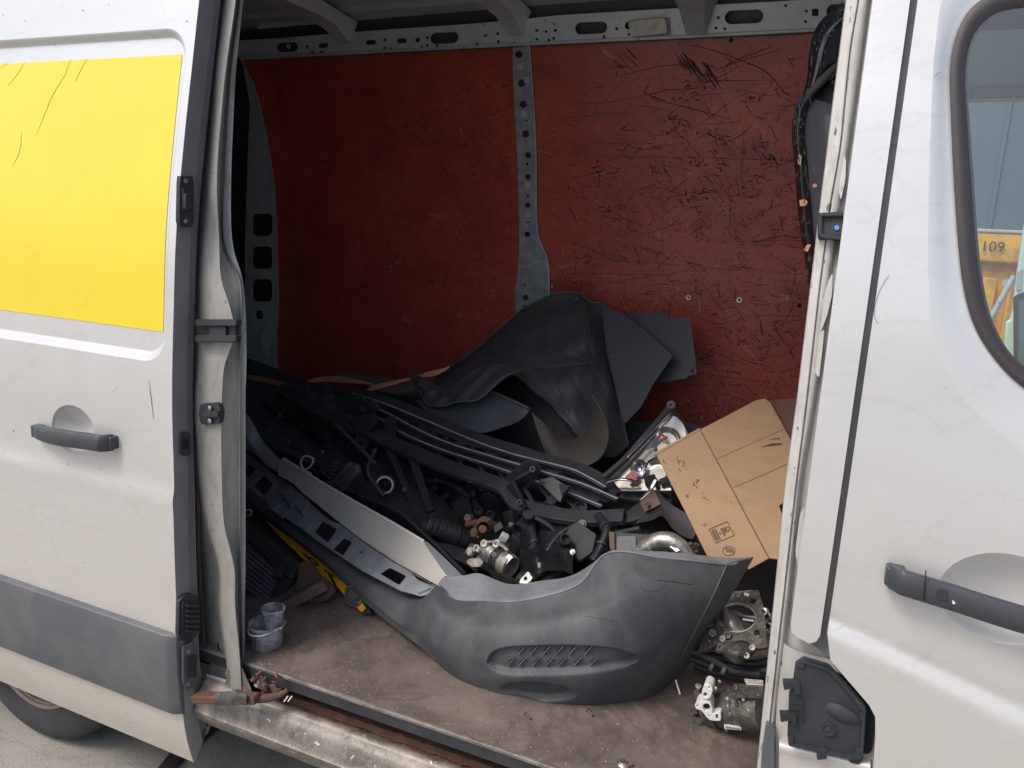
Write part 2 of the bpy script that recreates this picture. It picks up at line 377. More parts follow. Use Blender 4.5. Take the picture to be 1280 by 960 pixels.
# ---- sliding door (slid back to the left)
sd = thing('sliding_door', '', ''); del sd['label'], sd['category']; sd.parent = van
D0 = S(0)
def xz(f_off):               # a surface by (X, z)
    return lambda X, z: Vector((X, prof(z)+f_off, z))
def sheetxz(name, outer, off, m, parent, holes=(), t=.002, cut=.03, flip=False, bevel=0, fn=None, cutx=None):
    bm = bmesh.new(); es = []
    for lp in [outer]+list(holes):
        vs = [bm.verts.new((x, z, 0)) for x, z in lp]
        for i in range(len(vs)): es.append(bm.edges.new((vs[i], vs[(i+1) % len(vs)])))
    bmesh.ops.triangle_fill(bm, edges=es, use_beauty=True, use_dissolve=False, normal=(0, 0, 1))
    zs = [p[1] for p in outer]; z = min(zs)+cut
    while z < max(zs)-.003:
        bmesh.ops.bisect_plane(bm, geom=bm.verts[:]+bm.edges[:]+bm.faces[:], plane_co=(0, z, 0), plane_no=(0, 1, 0)); z += cut
    if cutx:
        x = cutx[0]
        while x < cutx[1]:
            bmesh.ops.bisect_plane(bm, geom=bm.verts[:]+bm.edges[:]+bm.faces[:], plane_co=(x, 0, 0), plane_no=(1, 0, 0)); x += cutx[2]
    f = fn or prof
    for v in bm.verts: v.co = Vector((v.co.x, f(v.co.y)+off, v.co.y))
    return solid(bobj(name, bm, m, parent, face=True), t, bevel)
DX = -.145
def crease(z):    # pressed crease above the rubbing strip
    return 0
def doorprof(z):
    k = 1/(1+math.exp(-(z-1.036)/.006)); return prof(z)+.005*k-.0035+(.0015*math.exp(-((z-1.02)/.02)**2)*-1)

def rr_right(x1, z0, z1, r, xl=-2.2, n=6):
    out = [(xl, z0)]
    out += [(x1-r+r*math.sin(math.radians(90*i/n)), z0+r-r*math.cos(math.radians(90*i/n))) for i in range(n+1)]
    out += [(x1-r+r*math.cos(math.radians(90*i/n)), z1-r+r*math.sin(math.radians(90*i/n))) for i in range(n+1)]
    return out+[(xl, z1)]
recO = rr_right(-.168, 1.362, 2.148, .07); recI = rr_right(-.186, 1.384, 2.130, .055)
def zrow(z): return z
skin = [(-2.2, .262), (DX, .262)]+[(DX, z) for z in (.5, 1, 1.5, 2, 2.4)]+[(DX, 2.5), (-2.2, 2.5)]
# the recess runs out of the door to the left, so the skin is built as one sheet with the recess cut as a notch
skin_out = [(-2.2, .262), (DX, .262), (DX, 2.5), (-2.2, 2.5)]+[(-2.2, 2.148)]+recO[::-1][1:-1]+[(-2.2, 1.362)]
bowl = lambda cx, cz, r: [(cx+1.05*r*math.cos(2*math.pi*j/32), cz+.85*r*math.sin(2*math.pi*j/32)) for j in range(32)]
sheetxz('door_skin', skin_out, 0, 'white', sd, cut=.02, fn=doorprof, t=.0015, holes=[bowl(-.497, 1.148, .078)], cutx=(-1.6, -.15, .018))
bm = bmesh.new()          # sloping lip round the recess
steps = 5; va = []
for (a, b) in zip(recO, recI):
    col_ = []
    for k in range(steps+1):
        t = k/steps; x = a[0]+(b[0]-a[0])*t; z = a[1]+(b[1]-a[1])*t; e = t*t*(3-2*t)
        col_.append(bm.verts.new((x, doorprof(z)+.016*e, z)))
    va.append(col_)
for i in range(len(va)-1):
    for k in range(steps): bm.faces.new((va[i][k], va[i+1][k], va[i+1][k+1], va[i][k+1]))
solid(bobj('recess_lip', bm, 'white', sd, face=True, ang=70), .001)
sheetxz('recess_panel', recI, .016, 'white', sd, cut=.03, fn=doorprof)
yl = [(-2.2, 1.436), (-.193, 1.436), (-.196, 2.0895), (-2.2, 2.0895)]
st = sheetxz('yellow_sticker', yl, .0148, 'yellow', sd, cut=.03, fn=doorprof, t=.0006)
# cracks and tears in the sticker film
def crackpx(pts, off, m, w=.00045, name='sticker_crack', parent=sd):
    g = onsurf(doorprof, off); q = crs(pts, 4); bm = bmesh.new(); prev = None
    for i, (x, y) in enumerate(q):
        p = g(x+rnd.uniform(-.3, .3), y); ww = w*math.sin(math.pi*(i+.4)/(len(q)+.2))
        a, b = bm.verts.new(p+Vector((ww, 0, 0))), bm.verts.new(p-Vector((ww, 0, 0)))
        if prev: bm.faces.new((prev[0], prev[1], b, a))
        prev = (a, b)
    return solid(bobj(name, bm, m, parent, face=True), .0004)
for pts in ([(31, 77), (22, 92), (10, 107)], [(89, 73), (80, 95), (66, 118), (56, 142), (45, 170)], [(109, 73), (101, 87), (94, 102)], [(11, 78), (0, 85)], [(27, 165), (24, 190), (15, 208)]):
    crackpx(pts, .0138, 'ink' if pts[0][1] < 100 else 'olive')
crackpx([(186, 475), (189, 500), (192, 524)], -.001, 'trim', .0008, 'scratch')
crackpx([(145, 484), (139, 490)], -.001, 'port', .0014, 'scratch'); crackpx([(187, 503), (190, 512)], -.001, 'port', .0012, 'scratch')
bm = bmesh.new(); rc = random.Random(21)
for i in range(46):                              # stone chips and small dirt specks in the paint
    x = rc.uniform(-.85, -.17); z = rc.choice((rc.uniform(.68, 1.3), rc.uniform(.3, .42), rc.uniform(2.16, 2.4))); r = rc.uniform(.0008, .0022); a0 = rc.uniform(0, 6)
    bm.faces.new([bm.verts.new((x+r*rc.uniform(.6, 1.4)*math.cos(a0+k*1.05), doorprof(z)-.0007, z+r*rc.uniform(.6, 1.4)*math.sin(a0+k*1.05))) for k in range(6)])
bobj('paint_chips', bm, 'trim', sd, False, face=True)['kind'] = 'stuff'
# front face of the door (shut face)
fz = [.262, .33, .5, .77, 1.07, 1.3, 1.47, 1.66, 1.9, 2.07, 2.3, 2.5]
bm = bmesh.new(); prev = None
for z in np.linspace(.262, 2.5, 50):
    y0 = doorprof(z)+.0015; row = [bm.verts.new(p) for p in ((DX-.001, y0, z), (DX+.001, y0+.006, z), (DX, y0+.045, z), (DX-.012, y0+.052, z), (DX-.012, y0+.075, z))]
    if z < .30: 
        for v in row[2:]: v.co.z = .33
    if prev:
        for i in range(4): bm.faces.new((prev[i], row[i], row[i+1], prev[i+1]))
    prev = row
solid(bobj('shut_face', bm, 'jambshade', sd, face=True, ang=40), .001)
# rubbing strip
bm = bmesh.new(); prev = None
zz = [(.664, -.0005), (.660, .016), (.640, .021), (.55, .023), (.445, .022), (.43, .016), (.424, -.0005)]
for X in (-2.2, -1.2, -.175, -.160, -.142):
    k = 1 if X < -.165 else (.85 if X < -.15 else .25)
    row = [bm.verts.new((X, prof(z)-.004-d*k if d > 0 else prof(z)+.001, (z-.545)*(1 if X < -.15 else .985)+.545)) for z, d in zz]
    if prev:
        for i in range(6): bm.faces.new((prev[i], row[i], row[i+1], prev[i+1]))
    prev = row
bm.faces.new(prev)
bmesh.ops.recalc_face_normals(bm, faces=bm.faces[:]); solid(bobj('rubbing_strip', bm, 'trim', sd, ang=25), 0, .002)
# pull handle with its finger bowl
def handle(parent, f, X0, X1, z0, z1, capleft, bowlx, bowlz, br, tilt=0):
    hd = None; bm = bmesh.new(); prev = None; n = 18
    for i in range(n+1):
        t = i/n; X = X0+(X1-X0)*t; zc = z0+(z1-z0)*t; y = f(zc)
        arch = math.sin(math.pi*min(1, max(0, t)))**.5
        off = -.012-.030*arch; hh = .019+.005*arch
        if (capleft and t < .3) or (not capleft and t > .68): hh = .024; off = -.038 if .02 < t < .98 else -.02
        ring = [(-.4, -.9), (-1, -.55), (-1, .45), (-.5, .95), (.6, .95), (1, .5), (1, -.5), (.6, -.9)]
        row = [bm.verts.new((X, y+off+.011*a, zc+hh*b)) for a, b in ring]
        if prev:
            for k in range(8): bm.faces.new((prev[k], prev[(k+1) % 8], row[(k+1) % 8], row[k]))
        else: bm.faces.new(row)
        prev = row
    bm.faces.new(prev); bmesh.ops.recalc_face_normals(bm, faces=bm.faces[:])
    o = bobj('door_handle', bm, 'handlem', parent, ang=50); solid(o, 0, .003)
    for t in ((0.03, .97)):
        X = X0+(X1-X0)*t; box('handle_mount', (X, f(z0)-.014, z0+(z1-z0)*t), (.03, .03, .034), 'handlem', parent, None, .004)
    bm = bmesh.new(); R = []          # finger bowl pressed into the skin
    for k in range(7):
        r = br*(1-k/7); dd = .034*math.sin(k/7*math.pi/2); R.append([bm.verts.new((bowlx+r*math.cos(a)*1.05, f(bowlz+r*math.sin(a)*.85)-.0035+dd, bowlz+r*math.sin(a)*.85)) for a in [2*math.pi*j/32 for j in range(32)]])
    for k in range(6):
        for j in range(32): bm.faces.new((R[k][j], R[k][(j+1) % 32], R[k+1][(j+1) % 32], R[k+1][j]))
    bm.faces.new(R[-1]); bobj('finger_bowl', bm, 'white', parent, face=True)
    return o

handle(sd, lambda z: prof(z)+.007, -.628, -.338, 1.128, 1.142, False, -.497, 1.148, .078)
# fittings on the shut face of the door
def onX(X): return lambda x, y: PX(x, y, X)
def fitting(name, outline, X, t, m, parent, bevel=.0015, holes=()): return sheetpx(name, outline, onX(X), m, parent, holes, t, bevel)
k = fitting('lock_striker', [(226, 220), (241, 220), (243, 228), (243, 278), (240, 284), (226, 284), (224, 276), (225, 228)], DX+.016, .012, 'black', sd)
fitting('striker_slot', rrect(229, 234, 241, 266, 3), DX+.021, .006, 'rubber', k); fitting('striker_tongue', rrect(232, 242, 239, 262, 2), DX+.028, .008, 'black', k)
for y in (226, 276): lathe('screw', PX(231, y, DX+.014), PX(231, y, DX+.014)+Vector((1, 0, 0)), [(0, .0), (0, .0055), (.004, .0055), (.005, .003), (.005, 0)][1:], 'screw', k, 12)
k = fitting('contact_block', [(224, 752), (232, 743), (240, 742), (249, 748), (249, 790), (240, 802), (226, 801), (223, 792)], DX+.012, .012, 'black', sd)
fitting('contact_recess', rrect(228, 752, 246, 792, 4), DX+.016, .004, 'rubber', k)
for i in range(6): fitting('contact_pin', rrect(234, 756+6.4*i, 250, 759+6.4*i, 1), DX+.024, .008, 'black', k, .0005)
k = fitting('lower_latch', [(229, 808), (240, 802), (246, 806), (247, 856), (233, 864), (229, 850)], DX+.012, .008, 'trim', sd)
fitting('latch_slot', [(234, 822), (246, 818), (246, 846), (235, 848)], DX+.017, .005, 'black', k)
for y in (814, 855): lathe('screw', PX(234, y, DX+.010), PX(234, y, DX+.010)+Vector((1, 0, 0)), [(0, .006), (.005, .006), (.006, .003), (.006, 0)], 'screw', k, 12)
k = fitting('grommet', rrect(226, 540, 239, 570, 5), DX+.008, .005, 'rubber', sd); fitting('grommet_slot', rrect(229, 548, 236, 562, 3), DX+.011, .004, 'hole', k)

# ---- rear quarter: body side behind the open door, and the rear door pillar (jamb)
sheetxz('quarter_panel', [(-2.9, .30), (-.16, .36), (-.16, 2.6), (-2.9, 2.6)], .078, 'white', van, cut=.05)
ys = [-60, 0, 78, 125, 219, 300, 347, 387, 420, 456, 494, 537, 600, 656, 709, 757, 800, 825, 862]
cB = [288, 283, 272, 269, 262, 255, 252, 252, 251, 249, 246, 246, 251, 259, 275, 276, 281, 285, 287]
cC = [301, 295, 284, 279, 272, 274, 277, 288, 292, 281, 278, 277, 278, 281, 293, 294, 298, 300, 302]
cD = [304, 300, 290, 286, 281, 280, 299, 302, 301, 300, 300, 300, 300, 300, 301, 302, 303, 303, 306]
cE = [309, 304, 296, 293, 289, 290, 303, 307, 308, 308, 307, 307, 307, 307, 307, 306, 306, 306, 309]
cols = []
So = {o: S(o) for o in (.028, .045, .052, .062, .07, .078, .085, .11, .14)}
def jc(xs, off, dx=0):
    return [(x+dx, y, off) for x, y in zip(xs, ys)]
def conv_off(x, y, off): return onsurf(prof, off)(x, y)
# real X position of the start of the pillar is hidden behind the door edge
A0 = [240-6]*len(ys)
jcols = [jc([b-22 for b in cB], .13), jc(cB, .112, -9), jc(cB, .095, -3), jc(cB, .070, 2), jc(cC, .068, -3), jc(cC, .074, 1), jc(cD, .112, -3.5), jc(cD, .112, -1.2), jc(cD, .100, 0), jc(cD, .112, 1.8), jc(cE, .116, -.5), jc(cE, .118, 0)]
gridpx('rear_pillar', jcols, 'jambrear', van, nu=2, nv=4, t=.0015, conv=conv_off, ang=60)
rp = van.children[-1] if van.children else None
rp = [o for o in van.children if o.name.startswith('rear_pillar')][0]
k = sheetpx('buffer_block', rrect(246, 399, 294, 428, 3), S(.060), 'rubber', rp, t=.012, bevel=.003)
for y in (403, 423): solid(sheetpx('buffer_ridge', rrect(244, y-4, 295, y+4, 2), S(.044), 'rubber', rp, t=.018), 0, .004)
sheetpx('buffer_centre', rrect(262, 408, 282, 420, 2), S(.052), 'black', rp, t=.006, bevel=.001)
k = sheetpx('pillar_catch', roundpoly([(251, 505), (272, 503), (276, 514), (274, 530), (252, 531), (248, 518)], 3), S(.058), 'black', rp, t=.014, bevel=.002)
sheetpx('catch_bar', rrect(254, 514, 272, 521, 1), S(.048), 'rubber', rp, t=.01, bevel=.001)
for y in (510, 526):
    p = S(.053)(263, y); lathe('screw', p, p+Vector((0, -1, 0)), [(0, .006), (.004, .006), (.005, .004), (.005, 0)], 'screw', rp, 12)
p = S(.110)(276, 808); lathe('drain_hole', p+Vector((0, .003, 0)), p+Vector((0, -1, 0)), [(0, .001), (0, .008), (.004, .0095), (.005, .011), (.003, .013)], 'hole', rp, 16)
sheetpx('torn_sticker', [(257, 842), (283, 850), (280, 856), (262, 854)], S(.085), 'port', rp, t=.0008)
sheetpx('pillar_foot', roundpoly([(281, 838), (302, 834), (314, 862), (318, 880), (286, 872)], 4), S(.072), 'sill', van, t=.002, bevel=.001)
sheetpx('drip_seal', [(246, 600), (248.5, 600), (249.5, 700), (257, 812), (254.5, 812), (247, 720)], S(.09), 'rust', van, t=.003)

# ---- front (B) pillar with the door opening flange
by = [-60, 0, 61, 125, 186, 255, 300, 356, 380, 430, 505, 600, 700, 780, 870, 960, 1030]
def interp(tab): 
    f = lambda y: float(np.interp(y, [t[0] for t in tab], [t[1] for t in tab])) if y >= tab[0][0] else tab[0][1]+(y-tab[0][0])*(tab[1][1]-tab[0][1])/(tab[1][0]-tab[0][0])
    return f
e0 = interp([(-60, 1064.5), (0, 1057), (125, 1041), (255, 1025), (380, 1010), (505, 995), (600, 982), (780, 964), (960, 946), (1030, 939)])
e1 = interp([(-60, 1081), (0, 1073), (61, 1063), (186, 1050), (255, 1038), (356, 1025), (505, 1008), (600, 996), (780, 976), (870, 966), (960, 956), (1030, 948)])
e2 = interp([(-60, 1102), (0, 1093), (170, 1070), (255, 1057), (356, 1043), (505, 1025), (600, 1009), (769, 992), (870, 980), (960, 970), (1030, 962)])
fl = []
for (fn, dx, off) in ((e0, 0, .112), (e0, .8, .098), (e0, 3, .095), (e1, -3.5, .095), (e1, -1.2, .090), (e1, .3, .098), (e1, 1.8, .092), (e2, -9, .096), (e2, -3, .115), (e2, 6, .118)):
    fl.append([(fn(y)+dx, y, off) for y in by])
gridpx('pillar_flange', fl, 'jamb', van, nu=2, nv=4, t=.0015, conv=conv_off, ang=60)
pf = [o for o in van.children if o.name.startswith('pillar_flange')][0]
# pressed hollows in the flange
for (pts) in ([(1052, 186), (1058, 200), (1057, 225), (1051, 252), (1047, 228), (1049, 205)], [(1041, 340), (1035, 352), (1029, 375), (1027, 400), (1024, 420), (1034, 395), (1040, 370)], [(1022, 420), (1016, 445), (1018, 465), (1024, 474), (1028, 440), (1031, 410)], [(1007, 632), (1000, 642), (994, 690), (997, 712), (1001, 700), (1004, 662)]):
    sheetpx('pressed_hollow', roundpoly(pts, 6), S(.0935), 'jamb', pf, t=.0015, bevel=.001)
k = sheetpx('guide_bracket', rrect(1022, 266, 1054, 299, 3), S(.086), 'black', van, t=.02, bevel=.003)
sheetpx('bracket_pocket', rrect(1028, 271, 1053, 293, 2), S(.084), 'rubber', k, t=.003); sheetpx('blue_dot', circ(1046, 284.5, 3.2), S(.081), 'blue', k, t=.002)
sheetpx('bracket_edge', [(1023, 266), (1054, 264), (1054, 270), (1028, 271), (1028, 292), (1054, 294), (1053, 300), (1026, 297), (1022, 293)], S(.075), 'black', k, t=.012, bevel=.002)
sheetpx('torn_sealant', roundpoly([(1053, 255), (1047, 262), (1050, 300), (1046, 305), (1044, 316), (1048, 322), (1051, 305), (1054, 298)], 3), S(.092), 'linerbrown', pf, t=.003)
# outer skin of the pillar up to the cab door gap
GX = 1.3565
po = [(GX-.006, 2.6)]+[(GX-.006, z) for z in (2.2, 1.6, 1.1, 1.035)]+[(GX-.011, 1.022), (GX-.022, 1.015), (1.312, 1.022), (1.302, 1.028), (1.299, 1.045)]+[(1.291, 2.6)]
def pprof(z): return prof(z)+.07
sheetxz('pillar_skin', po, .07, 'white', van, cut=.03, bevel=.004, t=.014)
sheetxz('gap_strip', [(GX-.03, 1.01), (GX+.03, .98), (GX+.03, 2.6), (GX-.03, 2.6)], .094, 'jambshade', van, cut=.05)  # grey strip added to darken the gap beside the cab door
# recessed body behind the gap, down to the sill round the filler opening
sheetxz('gap_channel', [(1.280, .1), (1.56, .1), (1.56, .95), (1.40, 1.1), (1.40, 2.6), (1.280, 2.6)], .112, 'jamb', van, cut=.05)
lower = roundpoly([(974, 800), (990, 812), (1025, 822), (1044, 826), (1062, 850), (1100, 905), (1100, 952), (1096, 990), (962, 990), (970, 900)], 8)
sheetpx('filler_surround', lower, S(.098), 'jamb', van, t=.002, bevel=.001, cut=25)
gridpx('lower_ledge', [[(x, 922+(x-975)*.235, .098), (x, 927+(x-975)*.235, .078), (x, 936+(x-975)*.235, .070), (x, 950+(x-975)*.235, .074), (x, 1010, .07)] for x in (974, 1000, 1040, 1088)], 'white', van, nu=3, nv=4, conv=conv_off, t=.001)
sheetpx('step_gaiter', roundpoly([(957, 905), (968, 909), (968, 990), (950, 990), (952, 940)], 3), S(.080), 'trim', van, t=.02, bevel=.004)
# filler opening (dark) and flap
sheetpx('filler_cavity', roundpoly([(1040, 838), (1056, 845), (1086, 880), (1094, 900), (1090, 940), (1080, 944), (1060, 900)], 5), S(.090), 'hole', van, t=.002)
flap_pl = plane3((1000, 820, -0.01), (1075, 940, .012), (990, 915, -.0))
def flap_map(off): 
    g = S(.072)
    def f(x, y):
        p = g(x, y); k = (x-985)/100; return p+Vector((0, -.025*(1-k)-off, 0))
    return f
fo = [(1006, 816), (1037, 828), (1062, 857), (1080, 879), (1083, 886), (1079, 947), (1074, 955), (1062, 951), (1060, 944), (1036, 937), (1030, 942), (1023, 940), (1022, 932), (988, 922), (986, 914), (988, 860), (993, 845), (996, 822)]
fl_ = sheetpx('filler_flap', roundpoly(fo, 2.5), flap_map(0), 'black', van, t=.008, bevel=.0015, cut=12)
sheetpx('flap_rim', [(997, 822), (1006, 817), (1037, 829), (1062, 858), (1080, 880), (1082, 887), (1078, 946), (1063, 945), (988, 921), (989, 917.5), (1064, 941), (1074, 941), (1078, 887), (1060, 861), (1035, 832), (1007, 820.5), (1000, 825)], flap_map(.006), 'black', fl_, t=.006, bevel=.001, cut=12)
bm = bmesh.new(); c = flap_map(.003)(1050, 887); vs = []
for k_ in range(8):
    r = 1-k_/8; vs.append([bm.verts.new(c+Vector((.030*r*math.copysign(abs(math.cos(a))**1.3, math.cos(a)), -.006*math.sin(k_/7*math.pi/2), .016*r*math.sin(a)-.004*r*math.cos(a)))) for a in [2*math.pi*j/24 for j in range(24)]])
for k_ in range(7):
    for j in range(24): bm.faces.new((vs[k_][j], vs[k_][(j+1) % 24], vs[k_+1][(j+1) % 24], vs[k_+1][j]))
bm.faces.new(vs[-1]); bobj('flap_dimple', bm, 'black', fl_, face=True)
p = flap_map(.001)(1036, 906); lathe('flap_boss', p, p+Vector((0, -1, 0)), [(0, .012), (.004, .012), (.004, .010), (.001, .009), (.001, .005), (.003, .004), (.003, 0)], 'black', fl_, 20)
for y in (847, 886):
    h = sheetpx('flap_hinge', roundpoly([(981-(y-847)*.1, y-6), (1001-(y-847)*.1, y-4), (1001-(y-847)*.1, y+10), (995-(y-847)*.1, y+10), (995-(y-847)*.1, y+3), (982-(y-847)*.1, y+4)], 1.5), flap_map(.008), 'black', fl_, t=.014, bevel=.002)
for i in range(5): sheetpx('flap_rib', [(992, 862+7*i), (1008, 865+7*i), (1008, 866.2+7*i), (992, 863.2+7*i)], flap_map(.003), 'black', fl_, t=.003)
sheetpx('flap_latch', rrect(1022, 929, 1034, 941, 1.5), flap_map(.007), 'black', fl_, t=.006, bevel=.001)
for (x, y) in ((1003, 822), (1078, 893), (1072, 937), (990, 914)): sheetpx('flap_clip', rrect(x-3, y-4, x+3, y+4, 1), flap_map(.006), 'black', fl_, t=.005, bevel=.001)

# ---- cab door
cdr = thing('cab_door', '', ''); del cdr['label'], cdr['category']; cdr.parent = van
Sb = S(.07)
def toxz(pts, off=.07):
    g = S(off); return [(p.x, p.z) for p in (g(x, y) for x, y in pts)]
seal_o = [(1278, -14), (1250, -11), (1228, 0), (1210, 18), (1197, 48), (1191, 85), (1192, 140), (1197, 240), (1203, 320), (1210, 368), (1221, 405), (1238, 436), (1262, 466), (1290, 490)]
glass_i = [(1282, 6), (1255, 12), (1233, 28), (1219, 48), (1212, 80), (1213, 130), (1220, 230), (1225, 300), (1231, 350), (1240, 392), (1254, 425), (1272, 450), (1296, 470)]
mir = 1.95
def closewin(pts, xr=2.35):
    q = toxz(pts); a, b = q[0], q[-1]; return q+[(1.9, b[1]-.10), (xr, b[1]-.12), (xr, a[1]+.02), (1.9, a[1]+.02)]
wo, wi = closewin(seal_o), closewin(glass_i)
swage_o = [(1215, -46), (1190, -30), (1175, 10), (1167, 80), (1162, 200), (1160, 330), (1164, 410), (1178, 455), (1205, 500), (1245, 540), (1300, 580)]
q = toxz(swage_o); sw = q+[(2.35, q[-1][1]-.14), (2.35, q[0][1]+.05)]
CX = GX+.0055
def cprof(z):
    k = 1/(1+math.exp(-(z-1.052)/.010)); return prof(z)+.07+.010*k-.005
def cprof2(x, z):      # the crease drops towards the front
    zc = 1.058-(x-1.36)*.26; k = 1/(1+math.exp(-(z-zc)/.0055)); return prof(z)+.062+.013*k+.003*math.exp(-((z-zc-.012)/.012)**2)
edge = [(CX, 2.6), (CX, 2.0), (CX, 1.4), (CX, 1.045)]+toxz([(1038, 822), (1060, 848), (1086, 878), (1094, 893), (1094, 920), (1090, 975), (1088, 1010)])
bottom_z = edge[-1][1]
door_out = edge+[(2.6, bottom_z), (2.6, 2.6)]
bowl2 = bowl(1.618, 1.172, .092)
bm = bmesh.new(); es = []
for lp in (door_out, sw, bowl2):
    vs = [bm.verts.new((x, z, 0)) for x, z in lp]
    for i in range(len(vs)): es.append(bm.edges.new((vs[i], vs[(i+1) % len(vs)])))
bmesh.ops.triangle_fill(bm, edges=es, use_beauty=True, use_dissolve=False, normal=(0, 0, 1))
for ax in (0, 1):
    v0, v1 = (1.37, 2.58) if ax == 0 else (bottom_z, 2.58); v = v0+.02
    while v < v1:
        bmesh.ops.bisect_plane(bm, geom=bm.verts[:]+bm.edges[:]+bm.faces[:], plane_co=(v, v, 0), plane_no=(1, 0, 0) if ax == 0 else (0, 1, 0)); v += .008 if ax and .7 < v < 1.1 else (.02 if ax else .03)
for v in bm.verts: v.co = Vector((v.co.x, cprof2(v.co.x, v.co.y), v.co.y))
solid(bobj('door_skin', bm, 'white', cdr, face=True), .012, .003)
def ringstrip(name, A, Bq, fa, fb, m, parent, steps=4, hump=0):
    bm = bmesh.new(); va = []
    for a, b in zip(A, Bq):
        c = []
        for k in range(steps+1):
            t = k/steps; x = a[0]+(b[0]-a[0])*t; z = a[1]+(b[1]-a[1])*t
            c.append(bm.verts.new((x, cprof2(x, z)+fa+(fb-fa)*(t*t*(3-2*t))-hump*math.sin(math.pi*t), z)))
        va.append(c)
    for i in range(len(va)-1):
        for k in range(steps): bm.faces.new((va[i][k], va[i+1][k], va[i+1][k+1], va[i][k+1]))
    return solid(bobj(name, bm, m, parent, face=True, ang=60), .002)
def resamp(pts, n):
    pts = [np.array(p) for p in pts]; d = [0]
    for a, b in zip(pts, pts[1:]): d.append(d[-1]+float(np.linalg.norm(b-a)))
    return [tuple(np.array([np.interp(t, d, [p[i] for p in pts]) for i in (0, 1)])) for t in np.linspace(0, d[-1], n)]
swc = resamp(crs(toxz(swage_o), 4), 60); soc = resamp(crs(toxz(seal_o), 4), 60); gic = resamp(crs(toxz(glass_i), 4), 60)
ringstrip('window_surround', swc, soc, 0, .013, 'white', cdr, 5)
soc2 = [(a[0]+(a[0]-b[0])*.12, a[1]+(a[1]-b[1])*.12) for a, b in zip(soc, gic)]
ringstrip('window_seal', soc2, gic, .008, .016, 'sealm', cdr, 5, .006)
# rest of the surround beyond the picture, squared off
bm = bmesh.new()
for (x0, x1, z0, z1) in ((swc[0][0], 2.6, swc[0][1]-.01, 2.6), (swc[-1][0]+.0, 2.6, 1.25, swc[-1][1])):
    pass
bm.free()
gl = gic+[(2.3, gic[-1][1]-.02), (2.3, gic[0][1]+.0)]
sheetxz('window_glass', [(x-.008 if i < 60 else x, z) for i, (x, z) in enumerate(gl)], .088, 'glass', cdr, cut=.1, t=0)
ch = handle(cdr, lambda z: prof(z)+.0785, 1.442, 1.80, 1.180, 1.140, True, 1.618, 1.172, .092)
sheetpx('lock_cover', rrect(1172, 737, 1184, 750, 2), S(.070-.044), 'black', ch, t=.002, bevel=.0006)
sheetpx('handle_split', [(1157, 713), (1158.3, 713), (1155.3, 751), (1154, 751)], S(.070-.0442), 'hole', ch, t=.002)
sheetpx('handle_chip', roundpoly([(1190, 750), (1195, 754), (1191, 756)], 1.5), S(.070-.042), 'port', ch, t=.002)
crk = [(1111, 344), (1101, 360), (1094, 380), (1093, 395), (1098, 405)]
def crack2(pts, w, m):
    g = S(.0735); bm = bmesh.new(); prev = None; q = crs(pts, 4)
    for i, (x, y) in enumerate(q):
        p = g(x, y); a, b = bm.verts.new(p+Vector((w, 0, 0))), bm.verts.new(p-Vector((w, 0, 0)))
        if prev: bm.faces.new((prev[0], prev[1], b, a))
        prev = (a, b)
    solid(bobj('scratch', bm, m, cdr, face=True), .0004)
crack2(crk, .00035, 'trim'); crack2([(1046, 402), (1051, 406), (1054, 413)], .0006, 'trim'); crack2([(1169, 94), (1175, 90)], .0006, 'trim')

# ---- cargo area shell
structure_none = None
lf = PY(313, 828, .03)
bm = bmesh.new()
add_box(bm, (-.45, .03+1.75/2, .56), (3.5, 1.75, .02))
bmesh.ops.recalc_face_normals(bm, faces=bm.faces[:]); lfo = solid(bobj('load_floor', bm, 'floor', van, False), 0, .002)
box('floor_edge_trim', (.6, .025, .5675), (2.4, .010, .010), 'sill', van, bevel=.002)
box('floor_edge_rubber', (.6, .028, .547), (2.4, .010, .030), 'black', van, bevel=.002)
# sliding track recess and step sill (rows run along the van)
def along(name, prof2, m, x0=-.35, x1=1.9, wob=.0, seg=60):
    bm = bmesh.new(); prev = None
    for i in range(seg+1):
        X = x0+(x1-x0)*i/seg; row = [bm.verts.new((X, y+rnd.uniform(-wob, wob), z+rnd.uniform(-wob, wob))) for y, z in prof2]
        if prev:
            for k in range(len(row)-1): bm.faces.new((prev[k], prev[k+1], row[k+1], row[k]))
        prev = row
    return solid(bobj(name, bm, m, van, face=True, ang=50), .0015)
along('track_channel', [(.13, .50), (.12, .468), (.045, .462), (.026, .468), (.022, .488)], 'rustdark', x0=-.06, wob=.0012, seg=160)
along('rusty_track', [(.088, .468), (.086, .484), (.062, .486), (.058, .468)], 'rust', x0=-.02, wob=.0016, seg=200)
along('step_sill', [(.022, .489), (.016, .494), (.006, .493), (-.002, .486), (-.008, .476), (-.012, .474), (-.018, .462), (-.026, .445), (-.030, .428), (-.036, .424), (-.034, .412), (-.020, .388), (-.004, .368), (.03, .34), (.10, .27)], 'sill', x0=-.135, wob=.0003)
for i in range(46):
    pass
